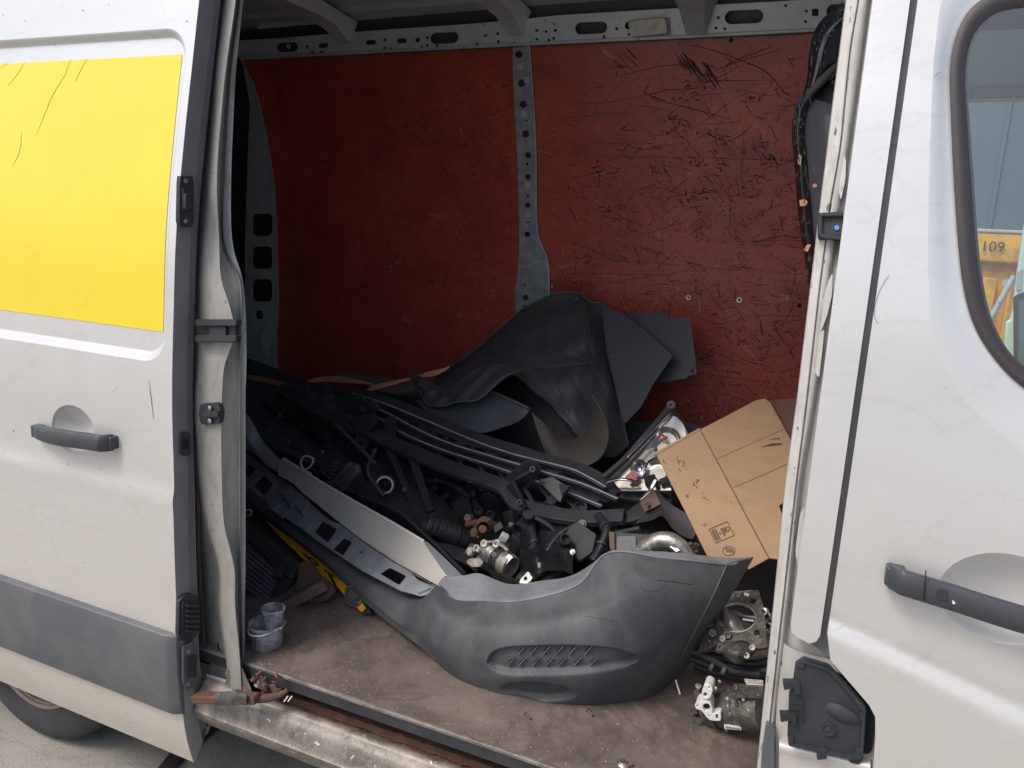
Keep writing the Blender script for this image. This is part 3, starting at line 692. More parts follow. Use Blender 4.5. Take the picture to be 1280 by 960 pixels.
# side and end panels of the load space
def zface(name, fn, x0, x1, z0, z1, m, off=0, seg=14, parent=van, t=.003):
    bm = bmesh.new(); prev = None
    for i in range(seg+1):
        z = z0+(z1-z0)*i/seg; row = [bm.verts.new((x0, fn(z)+off, z)), bm.verts.new((x1, fn(z)+off, z))]
        if prev: bm.faces.new((prev[0], prev[1], row[1], row[0]))
        prev = row
    return solid(bobj(name, bm, m, parent), t)
zface('far_body_side', backp, -2.9, 1.43, .25, 2.72, 'white', .075)
zface('far_wheel_side_lining', backp, -2.2, -1.30, .57, 2.6, 'inner', .04)
tr = zface('wall_panel', backp, .052, 1.42, .57, 2.434, 'red', 0); tl = zface('wall_panel', backp, -1.42, .044, .57, 2.434, 'red', .001)
tr['label'] = 'red coated plywood panel right of the steel rib, densely scratched'; tl['label'] = 'red coated plywood panel left of the steel rib, darker and less scratched'
zface('near_side_lining', prof, -2.9, -.16, .57, 2.6, 'inner', .15)
# rear end and bulkhead
box('rear_door_panel', (-2.22, .95, 1.6), (.05, 1.75, 2.2), 'inner', van)
box('bulkhead', (1.43, .985, 1.6), (.03, 1.52, 2.05), 'steel', van)
# roof
bm = bmesh.new(); prev = None; n = 60
for i in range(n+1):
    Y = .02+1.55*i/n; z = 2.555+.05*math.sin(math.pi*i/n)+.010*(1 if (i//3) % 3 else 0)
    row = [bm.verts.new((-2.9, Y, z)), bm.verts.new((1.9, Y, z))]
    if prev: bm.faces.new((prev[0], prev[1], row[1], row[0]))
    prev = row
solid(bobj('roof_panel', bm, 'steel', van, ang=20), .002)
box('roof_skin_over_cab', (2.3, .8, 2.56), (1.3, 1.6, .02), 'white', van)
box('near_roof_edge', (-.5, .12, 2.62), (4.8, .16, .16), 'steel', van)
# roof side rail with its pressed slots
RL = plane3((345, 71, 1.50), (1010, 38, 1.50), (650, 20, 1.465))
rail_o = [(270, 76), (345, 72), (624, 57), (660, 55), (837, 47), (1020, 38), (1075, 35), (1075, -8), (1056, -3), (892, 6), (850, 10), (698, 19), (654, 24), (585, 30), (442, 40), (345, 48), (270, 52)]
def rslot(x0, x1, y, h, tilt=-.05): 
    q = rrect(-(x1-x0)/2, -h/2, (x1-x0)/2, h/2, h/2-.2, 5); cx = (x0+x1)/2; return [(cx+a, y+b+a*tilt) for a, b in q]
slots = [rslot(346, 372, 59, 12), rslot(538, 573, 47.5, 14), rslot(719, 759, 35, 15), rslot(906, 954, 21, 17), rslot(1033, 1066, 14, 18), rslot(457, 470, 53, 6), rslot(496, 508, 51, 6), rslot(519, 525, 50, 6),
         rslot(398, 410, 57, 6), rslot(781, 790, 32, 9)]
for (x, y) in ((481, 50), (481, 60), (488, 61), (534, 47), (527, 59), (534, 57), (546, 57), (596, 55), (622, 42), (623, 52), (671, 38), (671, 49), (694, 38), (692, 48), (686, 50), (755, 46), (771, 36), (786, 43), (898, 22), (895, 35), (906, 36), (982, 7), (1008, 14), (1007, 27), (384, 58), (390, 66), (402, 65)):
    slots.append(rrect(x-1.7, y-1.7, x+1.7, y+1.7, .5, 1))
slots.append([(1015, 11), (1023, 11), (1023, 20), (1015, 20)])
rail = sheetpx('roof_rail', rail_o, RL, 'steel', van, slots, t=.002, bevel=.0008)
sheetpx('rail_backing', [(262, 80), (1080, 38), (1080, -30), (262, 40)], lambda x, y: RL(x, y)+Vector((0, .05, .01)), 'sheet', van, t=.002)
sheetpx('rail_lip', [(270, 74), (345, 69.5), (660, 53.5), (837, 45.5), (1075, 33.5), (1075, 37.5), (837, 49.5), (660, 57.5), (345, 73.5), (270, 78)], lambda x, y: RL(x, y)+Vector((0, -.008, 0)), 'postm', van, t=.004, bevel=.001)
for (x, y, r) in ((607, 45, 4.5), (683, 40, 5.5), (361, 58, 3)):
    p = RL(x, y); lathe('rail_dimple', p+Vector((0, -.001, 0)), p+Vector((0, -1, 0)), [(0, r*.0034), (.004, r*.003), (.004, r*.0020), (.001, r*.0016), (.001, r*.0008)], 'steel', rail, 18); sheetpx('rail_hole', rrect(x-1.6, y-1.6, x+1.6, y+1.6, .4, 1), lambda a, b: RL(a, b)+Vector((0, -.003, 0)), 'hole', rail, t=.001)
for (x, y) in ((604, 30.5), (610, 57), (643, 53), (682, 25), (664, 53), (434, 65), (478, 68), (693, 30), (874, 39)): 
    p = RL(x, y); lathe('rivet', p, p+Vector((0, -1, 0)), [(0, .006), (.003, .0045), (.0045, 0)], 'screw', rail, 10)
sheetpx('rail_joint', [(588, 30), (590.5, 30), (591.5, 59), (589, 59)], lambda a, b: RL(a, b)+Vector((0, -.003, 0)), 'steel', rail, t=.003, bevel=.001)
sheetpx('rail_joint', [(697, 20), (699, 20), (699, 54), (697, 54)], lambda a, b: RL(a, b)+Vector((0, -.003, 0)), 'steel', rail, t=.003, bevel=.001)
# roof bows across the van
def bow(x, y, w, drop, name='roof_bow', m='steel'):
    p = RL(x, y); bm = bmesh.new(); prev = None
    for i in range(13):
        t = i/12; Y = p.y-.005-t*(p.y-.1); e = max(0, 1-t*7); z = 2.515-drop*e*e
        top = 2.545+.04*math.sin(math.pi*min(1, t))
        row = [bm.verts.new(v) for v in ((p.x-w/2-.012, Y, top), (p.x-w/2*(1-.45*e), Y, z), (p.x+w/2*(1-.45*e), Y, z), (p.x+w/2+.012, Y, top))]
        if prev:
            for k in range(3): bm.faces.new((prev[k], row[k], row[k+1], prev[k+1]))
        prev = row
    return solid(bobj(name, bm, m, van, ang=30), .002)
bow(433, 50, .09, .05); bow(646, 38, .09, .055); bow(872, 20, .11, .085, 'roof_bow', 'postm')
# interior lamp on the rail
lm = thing('interior_lamp', '', ''); del lm['label'], lm['category']; lm.parent = van
lo = lambda d: (lambda a, b: RL(a, b)+Vector((0, d, 0)))
sheetpx('lamp_housing', roundpoly([(785, 27), (838, 22), (839, 45), (792, 50)], 3), lo(-.004), 'inner', lm, t=.02, bevel=.003)
sheetpx('lamp_lens', roundpoly([(787, 30), (833, 25), (837, 44), (792, 49)], 5), lo(-.030), 'lamp', lm, t=.024, bevel=.008)
sheetpx('lamp_bulb_shadow', roundpoly([(801, 37), (822, 35), (823, 42), (803, 44)], 4), lo(-.031), 'lamp', lm, t=.002, bevel=.0005)

# ---- steel rib in the middle of the far wall
bk = B(-.022)
ribo = [(641, 59), (661, 57), (664, 110), (668.5, 170), (669, 206), (669.5, 250), (671, 288), (676, 306), (683, 320), (686, 340), (686, 385), (686, 400), (646, 400), (644, 378), (644, 359), (648, 335), (649, 309), (648, 250), (647, 206), (644, 150), (641, 90)]
holes = []
for (x, y, r) in ((648.5, 68, 4.6), (652, 104, 4.6), (654, 130.5, 4.6), (657, 167.5, 4.6), (660, 194, 3.9), (660, 221, 3.7), (659.5, 256.5, 3.4), (659, 293, 3.6), (657, 372, 3.6), (656, 384, 2.6), (659, 205, 1.9), (658, 150.5, 1.6), (660, 278, 1.5), (660, 245, 1.7), (656, 356, 1.4), (667, 195, .9)):
    holes.append(circ(x, y, r, 14))
rib = sheetpx('steel_rib', ribo, bk, 'ribm', van, holes, t=.002, bevel=.0006, cut=12)
sheetpx('rib_backing', [(641, 59), (660, 57), (669, 206), (671, 288), (683, 320), (685, 400), (647, 400), (649, 309), (647, 206), (642, 90)], B(-.004), 'rubber', van, t=.002, cut=15)  # black sheet puts the shade inside the rib holes
gridpx('rib_edge', [[(x1+d, y, o) for (x1, y) in ((661, 56), (668.5, 170), (669.5, 250), (671, 288), (676, 306), (683, 322), (685.5, 345), (685.5, 400))] for d, o in ((0, -.022), (1.2, -.022), (1.8, -.003))], 'steel', van, nu=1, nv=3, conv=lambda x, y, o: onsurf(backp, o, 1.7)(x, y), t=.001)
for (x, y) in ((649.5, 83.5), (655, 142), (660, 232), (660, 268), (658, 100)):
    sheetpx('sticker_scrap', roundpoly([(x-3.5, y-3.5), (x+3, y-4), (x+3.5, y+3), (x-3, y+4)], 1), B(-.0235), 'lamp', rib, t=.001)
# ---- wide rear post with its curved edge
pb = B(-.05)
posto = [(262, 60), (300, 74), (316, 105), (327, 145), (334, 180), (340, 215), (343, 250), (345, 290), (346, 330), (347, 380), (345, 420), (346, 472), (349, 500), (262, 520)]
ph = [rrect(316, 267, 340, 295, 5, 3), rrect(316, 308, 340, 336, 5, 3), rrect(316, 349, 340, 377, 5, 3), rrect(320, 388, 328, 399, 3, 3), circ(342, 462, 2.2, 8), rrect(309, 455, 322, 469, 3, 3)]
po_ = sheetpx('rear_post', posto, pb, 'postm', van, ph, t=.003, bevel=.0008, cut=14)
gridpx('post_edge', [[(x+d, y, o) for x, y in posto[1:13]] for d, o in ((-1.6, -.052), (0, -.055), (1.0, -.045), (1.8, -.002))], 'steel', van, nu=1, nv=3, conv=lambda x, y, o: onsurf(backp, o, 1.7)(x, y), t=.001)
sheetpx('post_backing', [(262, 70), (300, 80), (335, 200), (344, 300), (345, 480), (262, 510)], B(-.012), 'rubber', van, t=.002, cut=20)  # black sheet puts the shade inside the post holes
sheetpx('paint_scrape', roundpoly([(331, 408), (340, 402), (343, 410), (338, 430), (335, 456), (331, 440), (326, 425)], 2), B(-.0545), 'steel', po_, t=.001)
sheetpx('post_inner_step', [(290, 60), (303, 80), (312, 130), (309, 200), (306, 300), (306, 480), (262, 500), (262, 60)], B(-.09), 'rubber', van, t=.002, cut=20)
# screws and washers in the red panels
for (x, y, r, m) in ((860.5, 372, 3.3, 'screw'), (924, 375, 3.6, 'screw'), (999, 382, 2.6, 'hole'), (634, 354, 2.6, 'screw'), (691, 358, 2.6, 'screw'), (914, 50, 2.2, 'hole'), (696, 360, 1.6, 'screw'), (842, 501, 0, 'screw')):
    if not r: continue
    p = B(-.0005)(x, y); q_ = lathe('washer' if m == 'screw' else 'bolt_hole', p, p+Vector((0, -1, -.05)), [(0, r*.0034), (.002, r*.0032), (.0022, r*.0016)]+([(.0005, 0)] if m == 'screw' else [(.0022, 0)]), m, tr if x > 670 else tl, 14)
    if m == 'screw': p2 = B(-.0032)(x, y); lathe('screw_head', p2, p2+Vector((0, -1, 0)), [(0, r*.0013), (.0006, 0)], 'hole', q_, 8)
# ---- scratches gouged into the red plywood
def stroke(bm, pts, w, off=.0009):
    prev = None; n = len(pts)
    for i, (X, z) in enumerate(pts):
        a = pts[max(i-1, 0)]; b = pts[min(i+1, n-1)]; dx, dz = b[0]-a[0], b[1]-a[1]; l = math.hypot(dx, dz) or 1
        ww = w*(.25+.75*math.sin(math.pi*(i+.5)/n))/2; nx, nz = -dz/l*ww, dx/l*ww
        u = bm.verts.new((X+nx, backp(z+nz)-off, z+nz)); v = bm.verts.new((X-nx, backp(z-nz)-off, z-nz))
        if prev: bm.faces.new((prev[0], prev[1], v, u))
        prev = (u, v)
def rstroke(bm, X, z, L_, ang, w, curl=0, n=5, lim=(-1.36, 1.40)):
    pts = []; a = ang
    for i in range(n):
        if not (lim[0] < X < lim[1] and .6 < z < 2.40) or (-.05 < X < .10): break
        pts.append((X, z)); X += math.cos(a)*L_/n; z += math.sin(a)*L_/n; a += curl*.45+rnd.uniform(-.12, .12)
    if len(pts) > 2: stroke(bm, pts, w)
def wallxz(x, y): p = B(0)(x, y); return p.x, p.z
bmd, bml = bmesh.new(), bmesh.new(); rnd.seed(11)
for i in range(2900):                      # right panel
    X = rnd.uniform(.10, 1.50); z = rnd.uniform(.9, 2.38)
    dens = .35+.65*min(1, max(0, (X-.1)/.5)); 
    if z > 2.1: dens *= .45
    if rnd.random() > dens: continue
    rstroke(bmd, X, z, rnd.choice((.012, .02, .03, .03, .05, .09)), rnd.choice((rnd.gauss(-.7, .5), rnd.gauss(.3, .4), rnd.uniform(0, 6.3))), rnd.choice((.001, .0014, .002, .003)), rnd.uniform(-.35, .35))
for i in range(130): rstroke(bmd, rnd.uniform(.1, 1.5), rnd.uniform(1.1, 2.35), rnd.uniform(.12, .32), rnd.choice((rnd.gauss(-.8, .3), rnd.gauss(.35, .25), rnd.gauss(0, .1))), rnd.uniform(.001, .0024), rnd.uniform(-.06, .06), 10)
for c in range(60):                        # tight scuffed clusters
    cx, cz, aa = rnd.uniform(.15, 1.45), rnd.uniform(1.0, 2.2), rnd.uniform(-1.2, .6)
    for i in range(rnd.randint(5, 12)): rstroke(bmd, cx+rnd.gauss(0, .022), cz+rnd.gauss(0, .018), rnd.uniform(.015, .05), aa+rnd.gauss(0, .35), rnd.uniform(.0015, .004), rnd.uniform(-.3, .3))
for i in range(520):                       # left panel
    X = -1.3+1.25*rnd.random()**.55
    rstroke(bmd, X, rnd.uniform(1.0, 2.35), rnd.choice((.015, .03, .05)), rnd.choice((rnd.gauss(0, .3), rnd.uniform(0, 6.3))), rnd.uniform(.0014, .003), rnd.uniform(-.3, .3))
def pxstroke(bm, pts, w): stroke(bm, [tuple(wallxz(float(a), float(b))) for a, b in crs(pts, 4)], w)
for i in range(26):                        # the raked parallel gouges near the top
    x = 842+rnd.uniform(0, 46); y = 62+(x-842)*.55+rnd.uniform(-6, 10); L_ = rnd.uniform(10, 26)
    pxstroke(bmd, [(x, y), (x+L_*.35, y+L_*.5), (x+L_*.7+rnd.uniform(-2, 2), y+L_)], rnd.uniform(.003, .0065))
for i in range(8):
    x = 765+rnd.uniform(0, 20); y = 62+rnd.uniform(-4, 12); pxstroke(bmd, [(x, y), (x+7, y+8), (x+14, y+16)], .003)
for pts, w in (([(846, 54), (880, 60), (920, 73), (955, 88), (972, 105), (985, 119), (1000, 122)], .0032), ([(968, 57), (940, 68), (905, 83)], .003), ([(978, 61), (940, 72), (900, 85)], .0025), ([(815, 125), (850, 132), (880, 140), (915, 150)], .0028), ([(942, 153), (925, 170), (900, 181)], .003),
               ([(738, 178), (775, 179), (810, 176)], .002), ([(786, 250), (795, 240), (815, 232), (830, 225)], .0025), ([(712, 256), (718, 270), (722, 280)], .0025), ([(918, 220), (924, 240), (920, 246)], .003), ([(950, 400), (952, 412), (955, 420)], .006), ([(965, 402), (975, 420), (985, 433)], .003),
               ([(915, 440), (935, 452), (950, 455), (970, 462)], .003), ([(780, 256), (800, 330), (790, 300)], .002), ([(700, 360), (760, 352), (820, 345), (860, 338)], .002), ([(690, 130), (760, 128), (850, 110)], .0018), ([(860, 104), (900, 101), (985, 100)], .0018), ([(905, 302), (950, 301), (1000, 299)], .002), ([(930, 395), (960, 394), (1000, 395)], .0018)):
    pxstroke(bmd, pts, w)
for (x, y, n_, s) in ((842, 165, 14, 7), (840, 150, 9, 6), (852, 115, 16, 14), (880, 170, 10, 6), (962, 200, 12, 5), (868, 205, 10, 5), (880, 237, 12, 8), (865, 248, 14, 9), (757, 262, 9, 5), (780, 285, 10, 6), (752, 215, 9, 8), (727, 325, 10, 5), (900, 205, 8, 5), (933, 125, 9, 5), (925, 425, 12, 9), (872, 280, 8, 6)):
    for i in range(n_):
        a, b = x+rnd.gauss(0, s), y+rnd.gauss(0, s*.7); c_ = rnd.uniform(-3, 6); pxstroke(bmd, [(a, b), (a+c_, b+rnd.uniform(-3, 3)), (a+c_*1.7, b+rnd.uniform(-4, 4))], rnd.uniform(.002, .005))
for pts, w in (([(752, 60), (757, 66), (765, 71), (770, 73)], .011), ([(700, 61.5), (708, 61)], .002), ([(671, 187), (680, 190), (690, 193)], .003), ([(714, 229), (735, 243), (752, 257)], .0014), ([(817, 302), (830, 314), (842, 322)], .0014), ([(738, 222), (744, 219), (755, 216), (766, 211)], .003),
               ([(873, 372), (875, 382), (874, 391)], .004), ([(854, 497), (862, 502), (867, 508)], .005), ([(930, 432), (938, 442), (950, 455)], .002), ([(574, 157), (577, 166), (579, 172)], .004), ([(590, 178), (608, 178)], .0018), ([(574, 219), (588, 220), (602, 222)], .0018), ([(535, 187), (528, 190)], .002), ([(555, 126), (558, 130), (554, 133)], .003),
               ([(450, 300), (446, 312)], .003), ([(518, 280), (518, 292)], .0025), ([(489, 440), (493, 448), (500, 453)], .002), ([(536, 268), (546, 270), (555, 271)], .005), ([(571, 290), (576, 299)], .0018)):
    pxstroke(bml, pts, w)
for i in range(260):
    s = rnd.choice((0, 1, 1)); X = rnd.uniform(.1, 1.5) if s else rnd.uniform(-.9, -.05); rstroke(bml, X, rnd.uniform(1.1, 2.35), rnd.uniform(.008, .028), rnd.uniform(0, 6.3), rnd.uniform(.0012, .0026), rnd.uniform(-.3, .3), 4)
for (x, y) in ((498, 325), (489, 332), (615, 366), (575, 392), (597, 391), (505, 396), (513, 402), (750, 40+318), (822, 372), (704, 312), (668, 270), (846, 358), (826, 290), (983, 370), (980, 140+230), (876, 520), (898, 507)):
    for i in range(5):
        a, b = x+rnd.gauss(0, 2), y+rnd.gauss(0, 2); pxstroke(bml, [(a, b), (a+rnd.uniform(-2, 2), b+rnd.uniform(1, 3)), (a+rnd.uniform(-3, 3), b+rnd.uniform(3, 5))], .0028)
for i in range(70):
    cx, cz = rnd.choice(((rnd.uniform(.7, 1.35), rnd.uniform(1.2, 2.25)), (rnd.uniform(.15, 1.3), rnd.uniform(1.0, 1.9)))); aa = rnd.choice((-.75, -.6, .35, .1))
    for k in range(rnd.randint(3, 7)): rstroke(bml if i % 4 == 0 else bmd, cx+rnd.gauss(0, .012), cz+rnd.gauss(0, .010), rnd.uniform(.03, .10), aa+rnd.gauss(0, .08), rnd.uniform(.0006, .0014), 0)
for bmx, nm, mm in ((bmd, 'dark_scratches', 'scratch'), (bml, 'pale_scratches', 'scratchl')):
    o = bobj(nm, bmx, mm, tr, False, face=True); o['kind'] = 'stuff'
# plywood seams
for z in (1.185, 1.62, 2.03):
    bm = bmesh.new(); stroke(bm, [(X, z+.004*math.sin(X*3)) for X in np.linspace(.1, 1.5, 30)], .0013, .0008); bobj('plywood_crack', bm, 'scratch', tr, False, face=True)

# ---- rusty door roller arm at the foot of the pillar
ra = thing('roller_arm', '', ''); del ra['label'], ra['category']; ra.parent = van
Ya = -.055
bm = bmesh.new(); bar(bm, PY(244, 872, Ya), PY(322, 873, Ya), .03, .022); bmesh.ops.recalc_face_normals(bm, faces=bm.faces[:]); solid(bobj('arm_bar', bm, 'rust', ra), 0, .004)
gridpx('arm_scraped_plate', [[(x, y0, Ya-.020), (x, (y0+y1)/2, Ya-.026), (x, y1, Ya-.020)] for x, y0, y1 in ((268, 865, 882), (290, 864, 882), (308, 867, 880))], 'aludark', ra, nu=3, nv=3, t=.004, bevel=.001)
tube('arm_link', [PY(310, 873, Ya), PY(332, 873, Ya+.02), PY(350, 868, Ya+.04), PY(360, 862, Ya+.05)], [.011, .011, .008, .005], 'rust', ra)
for i in range(14):
    p = PY(330+rnd.uniform(-12, 22), 862+rnd.uniform(-18, 5), -.0); s = rnd.uniform(.006, .018); box('rust_flake', p, (s*1.5, s*.5, s), rnd.choice(('rust', 'rustdark', 'rust')), ra, rot(rnd.uniform(0, 90), rnd.uniform(0, 90), rnd.uniform(0, 90)), .001)
box('roller', PY(325, 852, .012), (.012, .02, .03), 'postm', ra, rot(0, 35, 0), .002)
for dx in (0, 5): tube('pale_pin', [PY(355+dx, 877, -.015), PY(360+dx, 870, -.01)], .0018, 'port', ra, 6, 1)

# ---- rear wheel under the open door
wh = thing('rear_wheel', '', ''); del wh['label'], wh['category']; wh.parent = van
wc = Vector((-.93, .055, .345)); ax = Vector((0, 1, 0))
lathe('tyre', wc, wc+ax, [(.018, .215), (.006, .228), (.0, .262), (.001, .290), (.010, .318), (.022, .332), (.034, .340), (.06, .345), (.17, .345), (.20, .335), (.22, .29), (.215, .2)], 'tyre', wh, 96, 50)
bm = bmesh.new()
for i in range(72):
    a = 2*math.pi*i/72; R3 = Matrix.Rotation(-a, 3, 'Y')
    add_box(bm, wc+R3 @ Vector((.3325, .050+.008*(i % 2), 0)), (.018, .036, .017), R3 @ Matrix.Rotation(.4, 3, 'X'))
    add_box(bm, wc+R3 @ Vector((.3400, .11, 0)), (.010, .05, .02), R3 @ Matrix.Rotation(-.4, 3, 'X'))
bmesh.ops.recalc_face_normals(bm, faces=bm.faces[:]); o = bobj('tread_blocks', bm, 'tyre', wh); o['kind'] = 'stuff'
lathe('rim', wc, wc+ax, [(.018, .207), (.006, .222), (.010, .212), (.045, .200), (.06, .186), (.085, .176), (.10, .155)], 'rim', wh, 64)
lathe('wheel_disc', wc, wc+ax, [(.085, .178), (.060, .165), (.035, .140), (.030, .09), (.055, .07), (.055, 0)], 'steel', wh, 48)
for i in range(26):
    a = 2*math.pi*i/26; p = wc+Vector((.152*math.cos(a), .048, .152*math.sin(a))); lathe('vent_hole', p+Vector((0, .004, 0)), p+Vector((0, -1, 0)), [(0, .005), (.0045, .005), (.0046, 0)], 'hole', wh, 8)
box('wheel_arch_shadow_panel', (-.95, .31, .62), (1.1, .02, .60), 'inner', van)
box('underbody', (-.3, .95, .33), (3.6, 1.45, .06), 'black', van)
box('under_sill_frame', (.6, .30, .42), (3.4, .10, .14), 'black', van)

# ---- inside of the cab, seen through the door window
box('cab_headliner', (2.22, .92, 2.44), (1.54, 1.5, .04), 'liningcab', van)
bm = bmesh.new(); es = []
far = [(1.45, .3), (3.2, .3), (3.2, 2.5), (1.45, 2.5)]; hol = rr_right(3.1, 1.15, 2.215, .08, 1.58)
zc = lambda z: backp(z)-.0
vs_ = []
for lp in (far, hol):
    vs = [bm.verts.new((x, z, 0)) for x, z in lp]
    for i in range(len(vs)): es.append(bm.edges.new((vs[i], vs[(i+1) % len(vs)])))
bmesh.ops.triangle_fill(bm, edges=es, use_beauty=True, use_dissolve=False, normal=(0, 0, 1))
for v in bm.verts: v.co = Vector((v.co.x, zc(v.co.y), v.co.y))
solid(bobj('far_cab_door', bm, 'mint', van, face=True), .02, .004)
box('window_top_rail', (2.35, backp(2.235)-.03, 2.235), (1.5, .03, .035), 'cream', van, None, .004)
box('cab_floor', (2.4, .9, .7), (1.5, 1.6, .04), 'black', van)
# ================================================================== BEYOND THE VAN
def far(x, y, Y): return PY(x, y, Y)
sk = thing('yellow_skip', 'yellow steel skip numbered 109, seen through the cab window', 'skip')
Yk = 6.0
def K(x, y, d=0): return PY(x, y, Yk+d)
def kbox(name, x0, x1, y0, y1, d0, d1, m, bevel=.01, parent=sk):
    a, b = K(x0, y1), K(x1, y0); c = ((a.x+b.x)/2, Yk+(d0+d1)/2, (a.z+b.z)/2); return box(name, c, (abs(b.x-a.x), abs(d1-d0), abs(b.z-a.z)), m, parent, None, bevel)
a = K(1150, 480); top = K(1250, 290).z
x0, x1 = K(1170, 400).x, K(1330, 400).x
box('skip_side', ((x0+x1)/2, Yk+.8, top/2), (x1-x0, 1.5, top-.12), 'skip', sk, None, .02)
box('skip_top_rim', ((x0+x1)/2, Yk+.02, K(1250, 310).z), (x1-x0+.06, .14, K(1250, 290).z-K(1250, 328).z), 'skip', sk, None, .02)
box('rim_worn_edge', ((x0+x1)/2, Yk+.02, K(1250, 289.5).z), (x1-x0+.06, .16, .03), 'cream', sk, None, .01)
for x in (1228, 1262): box('skip_rib', (K(x, 400).x, Yk+.0, top/2-.12), (.10, .10, top-.5), 'skip', sk, None, .01)
def text(body, p, size, m, parent, rx=90, rz=0, ry=0, name='number', ext=.002):
    cu = bpy.data.curves.new(name, 'FONT'); cu.body = body; cu.size = size; cu.extrude = ext; cu.align_x = 'CENTER'; cu.align_y = 'CENTER'
    to = bpy.data.objects.new(name+'_tmp', cu); COL.objects.link(to); bpy.context.view_layer.update()
    me = bpy.data.meshes.new_from_object(to); bpy.data.objects.remove(to)
    Rm = rx if isinstance(rx, Matrix) else rot(rx, ry, rz)
    for v in me.vertices: v.co = Rm @ v.co + Vector(p)
    return link(name, me, m, parent, False)
text('109', K(1239, 309)+Vector((0, -.072, 0)), .115, 'ink', sk)
tube('lift_pin', [K(1258, 354, -.25), K(1268, 352, -.1)], .03, 'postm', sk, 12, 1)
po2 = tube('steel_pole', [PY(1236, 402, 5.6), PY(1268, 345, 5.6)], .022, 'postm', None, 10, 1); tag(po2, 'thin dark steel bar slanting in front of the yellow skip', 'pole')
mv = thing('pale_green_van', 'pale green van standing beside the yellow skip, seen through the cab window', 'van')
def mp_(x, y): return PY(x, y, 5.0)
sheetpx('van_side', [(1290, 260), (1281, 280), (1272, 340), (1266, 390), (1263, 400), (1258, 402), (1256, 430), (1256, 480), (1290, 640), (1500, 640), (1500, 260)], mp_, 'mint', mv, t=.06, bevel=.02)
sheetpx('side_window', roundpoly([(1270, 372), (1290, 366), (1330, 366), (1330, 560), (1270, 480)], 5), lambda x, y: PY(x, y, 4.985), 'farwall', mv, t=.01, bevel=.004)
sheetpx('window_rubber', roundpoly([(1267, 372), (1272, 368), (1290, 362), (1290, 367), (1273, 374), (1272, 478), (1268, 478)], 2), lambda x, y: PY(x, y, 4.975), 'sealm', mv, t=.02, bevel=.004)
sheetpx('pressed_panel', roundpoly([(1272, 340), (1279, 335), (1277, 362), (1270, 364)], 3), lambda x, y: PY(x, y, 4.992), 'cream', mv, t=.01, bevel=.004)
bld = thing('clad_building', 'large blue-grey clad building behind the yellow skip', 'building')
box('wall', (9, 15.5, 4.5), (26, .6, 9), 'farwall', bld, None, .02)
for i in range(26): box('cladding_seam', (-3.5+i, 15.18, 4.5), (.06, .05, 9), 'farwall', bld, None, 0)
box('eaves_gutter', (9, 15.1, 9.05), (26.2, .3, .18), 'cream', bld, None, .02)
# strip lying on the ground under the sill
def GZ(z): return lambda x, y: PZ(x, y, z)

# ================================================================== THE LOAD
def pl(a, b, c): return plane3(a, b, c)
def lumps(name, px, py, Y, w, n, seed, m, parent, s=(.02, .07), flat=1):
    """one cast or moulded piece made of overlapping bosses, plates and stubs"""
    r = random.Random(seed); bm = bmesh.new(); c = PY(px, py, Y)
    for i in range(n):
        p = c+Vector((r.uniform(-w, w), r.uniform(-w, w)*.5, r.uniform(-w, w)*flat)); k = r.random()
        R = rot(r.uniform(-40, 40), r.uniform(-40, 40), r.uniform(-40, 40)); a = r.uniform(*s)
        if k < .45: add_box(bm, p, (a, a*r.uniform(.3, .8), a*r.uniform(.4, 1)), R)
        else:
            d = R @ Vector((0, -1, .3)); h = a*r.uniform(.3, .9); q = a*r.uniform(.25, .5)
            add_lathe(bm, p, p+d, [(0, 0), (0, q), (h, q), (h, q*.7), (h*.7, q*.6), (h*.7, 0)] if k < .8 else [(0, 0), (0, q), (h*1.6, q*.8), (h*1.6, 0)], 14)
    bmesh.ops.recalc_face_normals(bm, faces=bm.faces[:]); return solid(bobj(name, bm, m, parent), 0, .002)

# ---------------------------------------------------------------- front bumper
bp_ = thing('front_bumper', 'big dark grey plastic front bumper lying across the load floor, number plate still attached', 'bumper')
ventc = (745, 822)
def bdisp(x, y):
    # grille recess with a lip, and the blanked lamp recess under it
    d = 0
    yc = 822-(x-700)*.02; u = (x-690)/78; hw = 17.5*max(0, 1-abs(u)**6.0)**.6
    if x > 690: u2 = (x-690)/(110); hw = 17.5*max(0, 1-max(0, u2)**2.2)**.6
    if hw > 2:
        v = abs(y-yc)/hw
        if v < 1.12: k = min(1, max(0, (1.12-v)/.36)); d += .018*(k*k*(3-2*k))
    u = (x-673)/46; v = (y-863-(x-673)*.06)/12.5; q = u*u+v*v
    if q < 1.2: k = min(1, (1.2-q)/.7); d += .020*(k*k*(3-2*k))
    yf = float(np.interp(x, [540, 560, 580, 610, 680, 740, 790, 850], [806, 792, 780, 773, 768, 757, 738, 715])); k = 1/(1+math.exp(-(y-yf)/2.6)); fade = min(1, max(0, (x-530)/30))*min(1, max(0, (850-x)/60)); d -= .011*k*fade*min(1, max(0, (885-y)/40))
    return Vector((0, d, d*.15))
